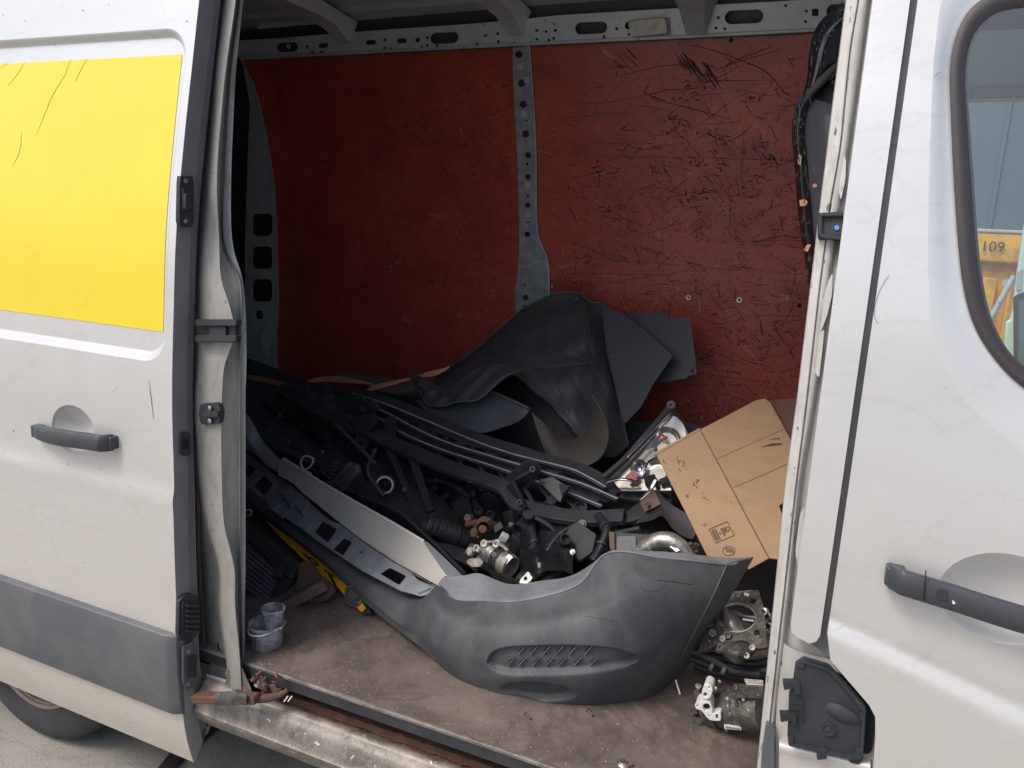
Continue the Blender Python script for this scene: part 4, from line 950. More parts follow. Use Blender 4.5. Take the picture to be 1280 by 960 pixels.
bc = [
 [(548, 731, .335), (537, 752, .27), (529, 778, .255), (531, 800, .255), (548, 827, .262)],
 [(570, 748, .30), (560, 772, .235), (552, 800, .215), (560, 822, .215), (580, 848, .23)],
 [(605, 750, .285), (600, 780, .22), (597, 812, .20), (602, 836, .205), (618, 862, .222)],
 [(644, 751, .285), (642, 786, .22), (641, 818, .20), (645, 846, .205), (658, 873, .228)],
 [(691, 742, .30), (692, 782, .235), (693, 818, .215), (696, 850, .22), (705, 879, .253)],
 [(727, 727, .325), (735, 772, .26), (742, 812, .24), (747, 848, .25), (755, 879, .30)],
 [(761, 690, .36), (780, 745, .295), (794, 795, .285), (798, 835, .31), (806, 872, .373)],
 [(832, 697, .40), (840, 745, .355), (838, 792, .345), (833, 828, .375), (830, 860, .44)],
 [(909, 705, .48), (891, 745, .45), (869, 788, .435), (852, 822, .44), (836, 852, .475)]]
# upper return ledge
rim = [(548, 731, .335), (570, 748, .30), (605, 750, .285), (644, 751, .285), (691, 742, .30), (727, 727, .325), (761, 690, .36)]
top = [(553, 722, .37), (581, 719, .39), (600, 717, .39), (637, 730, .38), (676, 726, .39), (718, 718, .41), (763, 688, .41)]
gridpx('top_ledge', [[(r[0], r[1]+1.2, r[2]-.001), (r[0]*.9+t_[0]*.1, r[1]*.9+t_[1]*.1-1, r[2]+.012), (t_[0], t_[1], t_[2])] for r, t_ in zip(rim, top)], 'flange', bp_, nu=8, nv=4, t=.003)
tube('rim_highlight', [PY(x, y+.6, Y-.002) for x, y, Y in rim]+[PY(832, 697.5, .399), PY(909, 705.5, .479)], .0022, 'flange', bp_, 8, 6)  # pale tube drawn in as the highlight along the rim
tube('corner_highlight', [PY(x, y, Y-.001) for x, y, Y in fa[:1]+[(891, 745, .45), (869, 788, .435), (852, 822, .44), (837, 850, .47)]] if False else [PY(909, 705, .479), PY(891, 745, .449), PY(869, 788, .434), PY(852, 822, .439), PY(837, 850, .47)], .0016, 'trim', bp_, 8, 6)  # slightly lighter tube drawn in as the corner edge highlight
# rear return of the corner (dark side flap) and its top strip
fa = [(909, 705, .48), (891, 745, .45), (869, 788, .435), (852, 822, .44), (836, 852, .475)]
fb = [(942, 697, .60), (914, 745, .57), (888, 788, .555), (868, 822, .53), (842, 852, .485)]
gridpx('corner_return', [[a, tuple((a[i]+b[i])/2 for i in range(3)), b] for a, b in zip(fa, fb)], 'bumper', bp_, nu=5, nv=3, t=.004)
gridpx('corner_top', [[(761, 690, .36), (765, 687, .40)], [(832, 697, .40), (836, 690, .46)], [(909, 705, .48), (906, 697, .55)], [(925, 702, .54), (942, 696, .60)]], 'flange', bp_, nu=6, nv=3, t=.003)
# grille recess vanes: slits painted black, each with a painted highlight beside it
for row, (y, xs) in enumerate(((813, (650, 665, 681, 697, 714, 733)), (827, (637, 651, 668, 685, 701, 720, 740)))):
    for x in xs:
        vy = float(np.interp(x, [597, 641, 693, 742], [.20, .20, .215, .24]))+.0005
        g = lambda a, b: PY(a, b, vy)
        sheetpx('vane_slit', [(x+6, y-5), (x+4.5, y-1.5), (x-3, y+4.5), (x-1, y)], g, 'hole', bp_, t=.004)
        sheetpx('vane_highlight', [(x+6, y-4.5), (x+7, y-4.8), (x-2, y+4.8), (x-3, y+4.8)], lambda a, b: PY(a, b, vy-.003), 'flange', bp_, t=.003)
# long beam between the corners: rolled edge
bcol = [
 [(292, 597, .86), (289, 606, .83), (287, 618, .82), (290, 630, .83)],
 [(316, 613, .76), (313, 620, .735), (312, 630, .725), (316, 640, .735)],
 [(352, 643, .66), (349, 649, .635), (348, 656, .62), (353, 665, .63)],
 [(400, 677, .555), (397, 684, .525), (396, 693, .505), (402, 703, .50)],
 [(452, 712, .455), (448, 720, .42), (446, 734, .395), (452, 750, .385)],
 [(500, 737, .385), (494, 750, .335), (489, 770, .31), (500, 790, .305)],
 [(526, 743, .355), (518, 757, .30), (512, 780, .28), (522, 806, .27)]]
b5 = [[c[0], c[1], c[2], tuple((c[2][i]+c[3][i])/2 for i in range(3)), c[3]] for c in bcol]
gridpx('bumper_body', b5+bc, 'bumper', bp_, nu=20, nv=24, t=.004, disp=bdisp, ang=70)
# flat mounting flange with its cut-outs
fp = pl((316, 613, .762), (548, 731, .34), (425, 655, .575))
fo_ = [(292, 556), (311, 568), (344, 594), (363, 606), (366, 611), (376, 616), (380, 622), (400, 640), (412, 650), (425, 655), (455, 678), (489, 701), (520, 718), (546, 733), (540, 741), (526, 745), (500, 738), (452, 713), (400, 678), (352, 644), (316, 614), (292, 601)]
fh = [[(309, 579), (319, 586), (311, 597), (306, 592)], roundpoly([(329, 593), (341, 605), (331, 620), (317, 607)], 2), roundpoly([(403, 651), (421, 661), (410, 678), (393, 665)], 2), roundpoly([(430, 672), (440, 678), (429, 694), (416, 686)], 2),
      roundpoly([(487, 709), (508, 720), (499, 731), (475, 717)], 2), [(514, 716), (536, 728), (542, 733), (522, 724)], circ(452.5, 690, 3, 10)]
fg = sheetpx('mounting_flange', fo_, fp, 'flange', bp_, fh, t=.003, bevel=.001)
def lift(f, d): return lambda x, y: f(x, y)+Vector((0, -d, d*.6))
for pts, d in (([(353, 617), (366, 606), (377, 617), (366, 634)], .012), ([(368, 629), (379, 617), (390, 628), (381, 643)], .012), ([(336, 628), (350, 640), (361, 640), (353, 647), (336, 634)], .006), ([(341, 621), (352, 630), (345, 637), (333, 628)], .008), ([(380, 648), (390, 655), (384, 664), (372, 656)], .007),
               ([(447, 697), (452, 684), (458, 687), (457, 696), (450, 703)], .003), ([(517, 732), (522, 724), (540, 735), (524, 742)], .006), ([(462, 700), (470, 706), (466, 711), (458, 705)], .004)):
    sheetpx('clip_boss', roundpoly(pts, 1.5), lift(fp, d), 'flange', bp_, t=.01, bevel=.0015, holes=[circ(452.5, 690, 2.2, 8)] if pts[0][0] == 447 else ())
# number plate under the beam
pp = pl((333, 652, .69), (456, 758, .39), (450, 766, .383))
npl = sheetpx('number_plate', [(331, 650), (352, 664), (400, 701), (446, 744), (457, 760), (452, 765), (437, 753), (424, 736), (398, 717), (372, 692), (350, 671)], pp, 'plate', bp_, t=.003, bevel=.0008)
lp_ = lift(pp, .002)
for pts in (circ(392, 702, 7, 12, 3), ): 
    q_ = [(x, y+(x-392)*.75) for x, y in pts]; sheetpx('plate_character', q_, lp_, 'ink', npl, [[(392+(x-392)*.6, 702+(x-392)*.6*.75+(y-702-(x-392)*.75)*.5) for x, y in q_]], t=.0008)
for pts in ([(410, 717), (414, 718), (424, 738), (420, 736)], [(431, 735), (434, 736), (443, 757), (439, 755)], [(365, 685), (370, 689), (378, 700), (374, 698)], [(405, 711), (418, 720), (420, 723), (406, 714)], [(377, 690), (383, 693), (388, 699), (384, 698)]):
    sheetpx('plate_character', pts, lp_, 'ink', npl, t=.0008)
sheetpx('plate_holder', [(446, 742), (458, 758), (463, 766), (452, 770), (449, 766), (457, 761)], lift(pp, -.004), 'black', bp_, t=.006, bevel=.001)
for pts, w in (([(800, 728), (806, 738), (824, 738), (834, 728)], .0007), ([(822, 725), (845, 728), (866, 731)], .0010), ([(730, 770), (780, 778), (800, 776)], .0004), ([(780, 792), (810, 785), (838, 777)], .0006)):
    q = crs(pts, 5); bm = bmesh.new(); prev = None
    g = {0: .3}
    for x, y in q:
        # lie on the corner surface: nearest grid column/row blend
        Yq = float(np.interp(x, [600, 693, 742, 780, 840, 891], [.19, .205, .232, .282, .345, .45]))-.008+max(0, (728-y))*.0006
        p = PY(x, y, Yq); a, b = bm.verts.new(p+Vector((0, 0, w))), bm.verts.new(p-Vector((0, 0, w)))
        if prev: bm.faces.new((prev[0], prev[1], b, a))
        prev = (a, b)
    solid(bobj('scuff_mark', bm, 'black', bp_, face=True), .0005)

# ---------------------------------------------------------------- silver and cream bumper strip
ss = thing('bumper_moulding', 'silver and cream painted bumper strip standing behind the grey bumper flange', 'bumper strip')
sp = pl((350, 585, .78), (547, 732, .37), (529, 677, .46))
sheetpx('cream_strip', [(350, 575), (356, 574), (400, 602), (450, 631), (490, 653), (529, 677), (558, 718), (555, 722), (547, 732), (489, 700), (455, 677), (425, 654), (392, 627), (380, 618), (366, 604), (347, 594), (348, 584)], sp, 'cream', ss, t=.004, bevel=.0015)
sheetpx('strip_lip', [(352, 573), (356, 572), (400, 600), (450, 629), (490, 651), (530, 675), (529, 678), (490, 655), (450, 633), (400, 604), (355, 576)], lift(sp, .004), 'port', ss, t=.010, bevel=.002)
sheetpx('end_facet', [(529, 677), (534, 677), (562, 703), (580, 721), (572, 724), (558, 720)], pl((529, 677, .46), (558, 719, .38), (578, 721, .42)), 'silver', ss, t=.003, bevel=.001)
gridpx('silver_end', [[(290, 498, .92), (280, 520, .90), (285, 550, .91)], [(313, 524, .89), (307, 545, .86), (313, 564, .87)], [(326, 548, .875), (321, 566, .85), (328, 576, .86)], [(338, 562, .845), (333, 580, .82), (338, 585, .83)], [(352, 577, .82), (350, 585, .815), (348, 591, .82)]], 'silver', ss, nu=6, nv=4, t=.003)

# ---------------------------------------------------------------- wire hook
wl = tube('wire_hook', [PY(x, y, .72) for x, y in ((389, 592), (380, 587), (376, 579), (379, 571), (385, 570), (391, 573), (391, 578), (387, 584), (381, 586.5))], .0035, 'wire', None, 8, 5); tag(wl, 'bent loop of bare wire sticking up behind the cream strip', 'wire')

# ---------------------------------------------------------------- black undertray and big dark panels beneath the grille
ut = thing('undertray', 'black plastic undertray lying behind the cream bumper strip', 'undertray')
gridpx('tray_sheet', [[(300, 470, 1.30), (300, 510, 1.12), (318, 548, .98)], [(370, 500, 1.25), (380, 540, 1.08), (400, 586, .86)], [(440, 540, 1.15), (455, 590, .95), (470, 630, .78)], [(520, 590, 1.05), (535, 640, .85), (548, 680, .66)], [(570, 640, .95), (585, 680, .78), (598, 716, .60)]], 'liner', ut, nu=10, nv=8, t=.004, disp=lambda x, y: Vector((0, 0, .008*math.sin(x*.13)*math.sin(y*.11))))
sheetpx('tray_edge', [(445, 620), (470, 628), (500, 642), (520, 660), (545, 683), (580, 718), (570, 716), (530, 680), (500, 655), (452, 632)], pl((445, 620, .76), (580, 718, .60), (500, 655, .68)), 'black', ut, t=.012, bevel=.002)
for i, (x, y) in enumerate(((330, 532), (352, 549), (372, 561), (398, 590), (418, 600), (432, 611))): sheetpx('tray_clip', roundpoly([(x-12, y-6), (x+6, y-1), (x+11, y+6), (x-6, y+2)], 3), lambda a, b: PY(a, b, .86-(a-330)*.001), 'linerbrown' if i < 2 else 'black', ut, t=.008, bevel=.002)
sheetpx('clip_bracket', [(412, 603), (427, 587), (436, 577), (444, 581), (446, 590), (436, 599), (428, 612), (414, 615)], pl((412, 603, .78), (444, 581, .74), (428, 612, .74)), 'trim', ut, t=.02, bevel=.002)
sheetpx('bracket_web', [(414, 606), (437, 583), (440, 586), (427, 603), (424, 610)], pl((412, 603, .765), (444, 581, .725), (428, 612, .725)), 'sheet', ut, t=.004, bevel=.001)
for i in range(6): tube('spring_tooth', [PY(408+i*1.6, 602-i*5, .78), PY(415+i*1.8, 604-i*5, .775)], .0022, 'trim', ut, 6, 1)
sheetpx('clip_bracket', [(413, 578), (421, 574), (432, 582), (424, 589), (414, 586)], pl((412, 603, .80), (444, 581, .76), (428, 612, .76)), 'linerbrown', ut, t=.01, bevel=.002)
# engine cover and boxes filling the dark middle
dk = thing('engine_cover_pile', 'dark oily plastic engine covers heaped under the black grille', 'engine covers')
gridpx('dark_cover', [[(470, 560, 1.30), (480, 600, 1.18), (490, 650, 1.0), (500, 690, .80)], [(560, 560, 1.25), (565, 610, 1.10), (570, 650, .95), (575, 700, .78)], [(640, 590, 1.15), (650, 640, 1.0), (660, 690, .85), (665, 745, .66)], [(720, 630, 1.1), (730, 660, .95), (735, 710, .8), (735, 755, .60)], [(830, 640, 1.1), (835, 680, .9), (835, 715, .75), (835, 760, .62)]], 'black', dk, nu=10, nv=8, t=.01, disp=lambda x, y: Vector((0, .03*math.sin(x*.09)*math.cos(y*.12), 0)))
gridpx('dark_cover', [[(290, 440, 1.62), (290, 520, 1.45), (290, 600, 1.2)], [(400, 480, 1.60), (400, 540, 1.4), (400, 620, 1.1)], [(560, 500, 1.5), (560, 560, 1.35), (560, 620, 1.2)], [(700, 520, 1.5), (700, 580, 1.35), (700, 650, 1.2)], [(860, 530, 1.5), (860, 600, 1.3), (860, 680, 1.0)], [(1000, 560, 1.45), (1000, 640, 1.2), (1000, 760, 1.0)]], 'liner', dk, nu=8, nv=8, t=.01, disp=lambda x, y: Vector((0, .025*math.sin(x*.05)*math.cos(y*.09), 0)))
for i, (x, y, Y, w, n) in enumerate(((700, 650, .90, .07, 10), (745, 665, .84, .055, 8), (790, 675, .84, .05, 8), (690, 690, .72, .05, 6), (560, 600, .95, .07, 10), (420, 540, 1.0, .06, 10), (470, 560, 1.0, .07, 10), (600, 630, .86, .06, 8), (830, 610, .90, .06, 10), (655, 650, .80, .05, 8))):
    lumps('moulded_block', x, y, Y, w, n, 40+i, 'oilblack', dk)
sheetpx('flat_cover', roundpoly([(705, 665), (722, 652), (745, 668), (740, 690), (722, 703)], 3), pl((705, 665, .74), (745, 668, .72), (722, 703, .68)), 'black', dk, t=.02, bevel=.004)
for (x, y) in ((705, 705),): lathe('coolant_pipe', PY(703, 690, .70), PY(690, 722, .64), [(0, 0), (0, .022), (.012, .024), (.014, .029), (.030, .029), (.032, .024), (.12, .026), (.16, .026)], 'black', dk, 24); 
lathe('pipe_clip', PY(698, 700, .685), PY(690, 722, .64), [(0, .027), (0, .0285), (.008, .0285), (.008, .027)], 'linerbrown', dk, 24)
for s in ([(770, 665), (790, 668), (812, 675)], [(655, 640), (690, 660), (700, 690)], [(470, 560), (460, 590), (480, 620)], [(420, 530), (450, 560), (470, 580)], [(740, 690), (760, 670), (800, 660)]):
    tube('wiring', [PY(x, y, .76-i*.01) for i, (x, y) in enumerate(s)], .007, 'black', dk, 8, 5)
lathe('hose_port', PY(483, 604, .86), PY(479, 609, .78), [(0, .012), (.02, .020), (.03, .034), (.045, .036), (.047, .028), (.03, .024), (.0, .02)], 'black', dk, 30)
lathe('port_ring', PY(481, 606, .80), PY(479, 609, .74), [(0, .030), (.006, .033), (.012, .030), (.012, .026), (.004, .024)], 'trimline', dk, 30)
for i_, (pts, r_) in enumerate(((((520, 610, .95), (545, 600, .93), (575, 612, .90), (600, 636, .86)), .009), (((640, 720, .66), (655, 700, .68), (668, 680, .70), (664, 660, .74)), .012), (((676, 716, .66), (684, 690, .69), (700, 668, .73), (730, 650, .78)), .007), (((742, 700, .66), (752, 682, .68), (758, 660, .72), (748, 645, .78)), .014), (((425, 560, 1.0), (450, 575, .96), (462, 600, .90), (500, 640, .84)), .006), (((380, 540, 1.06), (410, 552, 1.02), (440, 548, 1.0)), .010), (((330, 505, 1.15), (352, 520, 1.1), (380, 528, 1.06), (400, 545, 1.0)), .012))):
    q = [PY(*p_) for p_ in pts]; tube('ribbed_conduit', q, [r_*(1 if n_ % 2 else 1) for n_ in range(len(q))], 'oilblack', dk, 10, 6)
    for n_ in range(2): lathe('conduit_clip', q[1+n_], q[2] if n_ == 0 else q[-1], [(0, r_*1.02), (.0, r_*1.35), (.008, r_*1.35), (.008, r_*1.02)], 'black', dk, 14)
for i_, (x, y, Y, r_) in enumerate(((447, 583, .80, .006), (404, 565, .86, .005), (640, 655, .78, .008), (716, 690, .66, .006), (728, 655, .76, .010), (506, 612, .86, .006), (670, 707, .66, .005), (350, 520, 1.05, .006))):
    p = PY(x, y, Y); lathe('cover_bolt', p, p+Vector((0, -1, .5)), [(0, 0), (0, r_*1.5), (.003, r_*1.5), (.003, r_), (.009, r_), (.009, 0)], 'alu' if i_ % 3 == 0 else 'trim', dk, 6)
# dark heap under the bumper at the left
for i, (x, y, Y, w, n) in enumerate(((330, 700, .62, .05, 10), (345, 730, .48, .04, 8), (395, 745, .50, .03, 6), (360, 650, .85, .06, 8))): lumps('oily_lump', x, y, Y, w, n, 80+i, 'oilblack', dk, flat=.8)

# ---------------------------------------------------------------- radiator tucked under the bumper
rd = thing('radiator', 'black finned radiator standing on end under the left of the grey bumper', 'radiator')
rp_ = pl((300, 640, .62), (375, 700, .52), (330, 745, .33))
sheetpx('core', [(290, 655), (306, 664), (360, 712), (372, 720), (345, 748), (300, 745), (280, 720)], rp_, 'black', rd, t=.03, bevel=.003)
for i in range(16):
    x, y = 306+i*2.5, 668+i*2.45; sheetpx('fin_tooth', [(x, y), (x+1.2, y+.8), (x-.2, y+2.6), (x-1.2, y+1.8)], lift(rp_, .006), 'port' if i % 1 == 0 else 'trim', rd, t=.002)
for i in range(9):
    sheetpx('cooling_fin', [(300, 672+7*i), (305, 672+7*i), (352-i*2, 712+5*i), (350-i*2, 714+5*i)], lift(rp_, .004), 'trim', rd, t=.002)
sheetpx('side_tank', [(300, 650), (309, 656), (378, 712), (372, 722), (366, 722), (304, 667)], lift(rp_, .02), 'black', rd, t=.03, bevel=.004)
for (x, y) in ((362, 700), (372, 708), (358, 716)): sheetpx('tank_clip', rrect(x-5, y-5, x+5, y+5, 1), lift(rp_, .035), 'black', rd, t=.015, bevel=.002)
tube('spring_clip', [PY(300, 636, .60), PY(304, 634, .60), (PY(307, 637, .60)), PY(314, 638, .60), PY(314, 643, .60), PY(309, 645, .60)], .002, 'port', rd, 6, 4)

# ---------------------------------------------------------------- rusty suspension arm
sa = thing('suspension_arm', 'rusty brown suspension arm lying behind the clear plastic buckets', 'suspension arm')
sheetpx('arm_plate', roundpoly([(375, 703), (388, 700), (400, 718), (418, 733), (405, 746), (383, 752), (368, 745)], 4), pl((375, 703, .47), (418, 733, .40), (370, 750, .36)), 'rustbr', sa, t=.02, bevel=.004)
bm = bmesh.new(); bar(bm, PY(356, 756, .325), PY(408, 729, .38), .045, .035); bmesh.ops.recalc_face_normals(bm, faces=bm.faces[:]); solid(bobj('arm_bar', bm, 'rustbr', sa), 0, .006)
lathe('bush', PY(384, 745, .42), PY(376, 748, .37), [(0, 0), (0, .022), (.03, .022), (.03, .014), (.02, .012), (.02, 0)], 'rustbr', sa, 20)
# small pulley wheel
pw = thing('pulley', 'small grey brown pulley wheel on the floor under the number plate', 'pulley')
a = PY(443, 746, .405); lathe('pulley_disc', a+Vector((0, .02, 0)), a+Vector((.1, -1, .25)), [(0, 0), (0, .030), (.005, .036), (.012, .033), (.020, .036), (.026, .034), (.026, .028), (.020, .026), (.020, .015), (.026, .012), (.026, 0)], 'linerbrown', pw, 36)

# ---------------------------------------------------------------- clear plastic buckets
def bucket(name, label, cx, cy, Z, r0, r1, h, tilt=0):
    t_ = thing(name, label, 'bucket'); p = PZ(cx, cy, Z); up = Vector((math.sin(tilt), 0, math.cos(tilt)))
    lathe('wall', p, p+up, [(0, 0), (0, r0*.96), (.004, r0), (h*.92, r1*.985), (h*.92, r1*1.07), (h, r1*1.08), (h, r1), (h*.93, r1*.95), (.006, r0*.95), (.006, 0)], 'cup', t_, 40)
    tube('rim', [p+up*h+Vector((r1*1.04*math.cos(a), r1*1.04*math.sin(a), 0)) for a in [2*math.pi*j/24 for j in range(24)]], .0028, 'cup', t_, 8, 2, True)
    bm = bmesh.new()
    for j in range(9):
        a = -2.0+.1*(j % 3)+1.0; z = h*(.2+.08*j); rr = r0+(r1-r0)*z/h+.0005
        for d in range(5): 
            aa = -1.75+.045*d; add_box(bm, p+Vector((rr*math.cos(aa), rr*math.sin(aa), z)), (.004, .0006, .0012), rot(0, 0, math.degrees(aa)+90))
    o = bobj('scale_marks', bm, 'ink', t_); o['kind'] = 'stuff'
    return t_, p
b1, pb1 = bucket('plastic_bucket', 'wider clear plastic bucket smeared with grime, at the left end of the load floor', 334, 806, .572, .041, .046, .066)
b2, pb2 = bucket('plastic_cup', 'smaller clear measuring cup standing inside the wider bucket', 340, 795, .585, .025, .030, .085, .06)
b2['category'] = 'cup'
tube('bucket_handle', [pb1+Vector((-.050, 0, .064)), pb1+Vector((-.02, -.05, .055)), pb1+Vector((.02, -.048, .056)), pb1+Vector((.050, 0, .064))], .0022, 'port', b1, 8, 5)

# ---------------------------------------------------------------- black grille frame
gf = thing('grille_frame', 'long black radiator grille frame with thin silver edged slats lying over the heap', 'grille')
top_l = [(431, 489, 1.12), (475, 499, 1.07), (530, 521, 1.02), (592, 547, .98), (640, 562, .95), (676, 574, .93), (716, 584, .91), (748, 599, .90), (770, 620, .88)]
l1 = [(441, 492, 1.10), (478, 504, 1.05), (530, 525, 1.00), (592, 551, .95), (635, 566, .92), (668, 575, .90), (712, 586, .88), (736, 597, .87), (757, 609, .86)]
l2 = [(452, 503, 1.07), (484, 517, 1.02), (530, 541, .97), (566, 556, .93), (605, 568, .91), (645, 580, .89), (682, 591, .87), (730, 606, .86), (772, 624, .85)]
l3 = [(470, 520, 1.04), (500, 540, .99), (540, 558, .95), (575, 570, .92), (610, 581, .90), (636, 590, .88), (678, 604, .86), (716, 618, .85), (752, 633, .84)]
low = [(350, 486, 1.12), (388, 508, 1.05), (415, 522, 1.01), (442, 534, .98), (460, 538, .965), (485, 552, .95), (520, 567, .92), (555, 582, .89), (600, 598, .86), (630, 610, .84), (650, 632, .82), (692, 643, .80), (735, 648, .80), (780, 646, .81)]
def sweep(name, pts, w, h, m, parent, n=5, up=(0, -.45, 1), bev=.0015):
    q = [Vector(a) for a in crs([tuple(PY(*p)) for p in pts], n)]; bm = bmesh.new(); prev = None; U = Vector(up).normalized()
    for i, p in enumerate(q):
        d = (q[min(i+1, len(q)-1)]-q[max(i-1, 0)]).normalized(); s = d.cross(U).normalized(); u = s.cross(d)
        row = [bm.verts.new(p+s*a*w/2+u*b*h/2) for a, b in ((-1, -1), (1, -1), (1, 1), (-1, 1))]
        if prev:
            for k in range(4): bm.faces.new((prev[k], prev[(k+1) % 4], row[(k+1) % 4], row[k]))
        else: bm.faces.new(row)
        prev = row
    bm.faces.new(prev); bmesh.ops.recalc_face_normals(bm, faces=bm.faces[:]); return solid(bobj(name, bm, m, parent), 0, bev)
sweep('top_rail', top_l, .05, .014, 'black', gf)
for L_ in (l1, l2, l3):
    s_ = sweep('slat', L_, .020, .006, 'black', gf); sweep('silver_edge', [(x, y-.6, Y-.012) for x, y, Y in L_], .0034, .0030, 'trimline', s_, bev=0)
for A_, B_ in ((l1, l2), (l2, l3)):
    for k in range(1, len(A_)-1):
        a, b = A_[k], B_[k]
        sheetpx('slat_web', [(a[0]-6, a[1]-1), (a[0]+7, a[1]+3), (b[0]+5, b[1]+1), (b[0]-8, b[1]-3)], pl((a[0], a[1], a[2]+.02), (a[0]+20, a[1]+8, a[2]), (b[0], b[1], b[2]+.02)), 'black', gf, t=.006, bevel=.001)
sweep('lower_rail', low, .055, .020, 'black', gf)
sweep('lower_rail_lip', [(x, y-5, Y+.035) for x, y, Y in low[3:]], .008, .022, 'liner', gf)
sheetpx('bright_clip', [(512, 529), (514, 530), (549, 547), (548, 549), (526, 539), (511, 532)], pl((512, 529, .985), (549, 547, .95), (511, 540, .985)), 'chrome', gf, t=.003)
for (pts, Y) in (([(438, 522), (449, 540), (462, 538), (472, 524), (468, 517), (446, 520)], .955), ([(425, 502), (445, 492), (470, 512), (470, 518), (440, 524)], 1.0), ([(478, 548), (480, 526), (492, 522), (496, 530), (493, 556)], .94), ([(450, 505), (462, 500), (474, 511), (464, 521)], 1.0),
                 ([(632, 596), (655, 578), (664, 577), (676, 586), (672, 596), (648, 622), (634, 608)], .84), ([(640, 603), (667, 588), (670, 594), (646, 618)], .825), ([(672, 600), (690, 618), (700, 628), (708, 607), (690, 596)], .83), ([(632, 607), (640, 604), (650, 622), (656, 634), (643, 628)], .815), ([(700, 604), (712, 608), (690, 632), (680, 628)], .82)):
    a, b, c = pts[0], pts[len(pts)//3], pts[2*len(pts)//3]
    sheetpx('bracket_plate', roundpoly(pts, 2), pl((*a, Y+.01), (*b, Y-.02), (*c, Y)), 'black', gf, t=.012, bevel=.002)
for (x, y, Y) in ((651, 628, .80), (667, 587, .80), (590, 600, .85), (455, 512, .95)):
    p = PY(x, y, Y); lathe('mount_boss', p, p+Vector((0, -1, .4)), [(0, .012), (.012, .010), (.012, .005), (.004, .004), (.004, 0)], 'black', gf, 16)
for pts in ([(371, 478, 1.2), (400, 484, 1.16), (440, 494, 1.1)], [(352, 487, 1.14), (372, 480, 1.2)], [(388, 508, 1.07), (410, 492, 1.12), (430, 486, 1.14)], [(400, 515, 1.04), (425, 498, 1.1), (440, 492, 1.12)], [(372, 499, 1.1), (395, 488, 1.14)]):
    sweep('headlamp_surround', pts, .03, .012, 'black', gf)
gridpx('surround_sheet', [[(345, 482, 1.16), (360, 492, 1.11), (375, 504, 1.07)], [(372, 478, 1.18), (390, 494, 1.11), (400, 516, 1.03)], [(410, 482, 1.16), (415, 500, 1.09), (430, 528, 1.0)], [(432, 490, 1.13), (440, 506, 1.06), (452, 532, .99)]], 'liner', gf, nu=6, nv=6, t=.004, disp=lambda x, y: Vector((0, 0, .01*math.sin(x*.25))))
def lerpP(a, b, t): return tuple(a[i]*(1-t)+b[i]*t for i in range(3))
def along_px(L_, t):
    xs_ = [p[0] for p in L_]; x = xs_[0]+(xs_[-1]-xs_[0])*t; return (x, float(np.interp(x, xs_, [p[1] for p in L_])), float(np.interp(x, xs_, [p[2] for p in L_])))
for nm_, A_, B_, t0_, t1_ in (('header_panel', top_l, l1, .0, .9), ('flat_blade', l1, l2, .08, .55), ('flat_blade', l2, l3, .08, .6)):
    cs_ = []
    for t in np.linspace(.02, .99, 12):
        a, b = along_px(A_, t), along_px(B_, t); p0, p1 = lerpP(a, b, t0_), lerpP(a, b, t1_); cs_.append([(p0[0], p0[1], p0[2]+.004), (*lerpP(p0, p1, .5)[:2], (p0[2]+p1[2])/2+.012), (p1[0], p1[1], p1[2]+.018)])
    gridpx(nm_, cs_, 'black', gf, nu=4, nv=3, t=.004)
for A_, B_, tt in ((l2, l3, .8),):       # plain black flat slats between the silver edged ones
    sweep('flat_slat', [tuple(np.array(lerpP(along_px(A_, t), along_px(B_, t), tt))+np.array((0, 0, .012))) for t in np.linspace(.04, .97, 10)], .018, .004, 'black', gf)
for k_ in range(19):                                                   # lattice behind the slats
    t = .05+.9*k_/18; a, b, c_ = along_px(top_l, t), along_px(l2, t), along_px(l3, t)
    bm = bmesh.new(); bar(bm, PY(a[0], a[1], a[2]+.025), PY(b[0]-3, b[1], b[2]+.025), .008, .012); bar(bm, PY(b[0]-3, b[1], b[2]+.025), PY(c_[0]-5, c_[1]+2, c_[2]+.022), .008, .012)
    bmesh.ops.recalc_face_normals(bm, faces=bm.faces[:]); solid(bobj('lattice_bar', bm, 'liner', gf), 0, .0015)
for k_ in range(9):
    t = .12+.8*k_/9; a, b = along_px(l3, t), along_px(low[3:], min(1, t+.02)); bm = bmesh.new(); bar(bm, PY(a[0]-5, a[1]+2, a[2]+.015), PY(b[0], b[1]-3, b[2]+.01), .014, .006); bmesh.ops.recalc_face_normals(bm, faces=bm.faces[:]); solid(bobj('lattice_web', bm, 'black', gf), 0, .0015)
bm = bmesh.new(); bar(bm, PY(482, 552, .95), PY(520, 640, .86), .026, .016); bmesh.ops.recalc_face_normals(bm, faces=bm.faces[:]); solid(bobj('strut', bm, 'black', gf), 0, .002)
bm = bmesh.new(); bar(bm, PY(515, 572, .92), PY(538, 640, .84), .028, .016); bmesh.ops.recalc_face_normals(bm, faces=bm.faces[:]); solid(bobj('strut', bm, 'black', gf), 0, .002)
sweep('lower_strut', [(650, 634, .83), (700, 645, .82), (760, 652, .82), (800, 645, .84), (830, 625, .86)], .03, .012, 'black', gf)

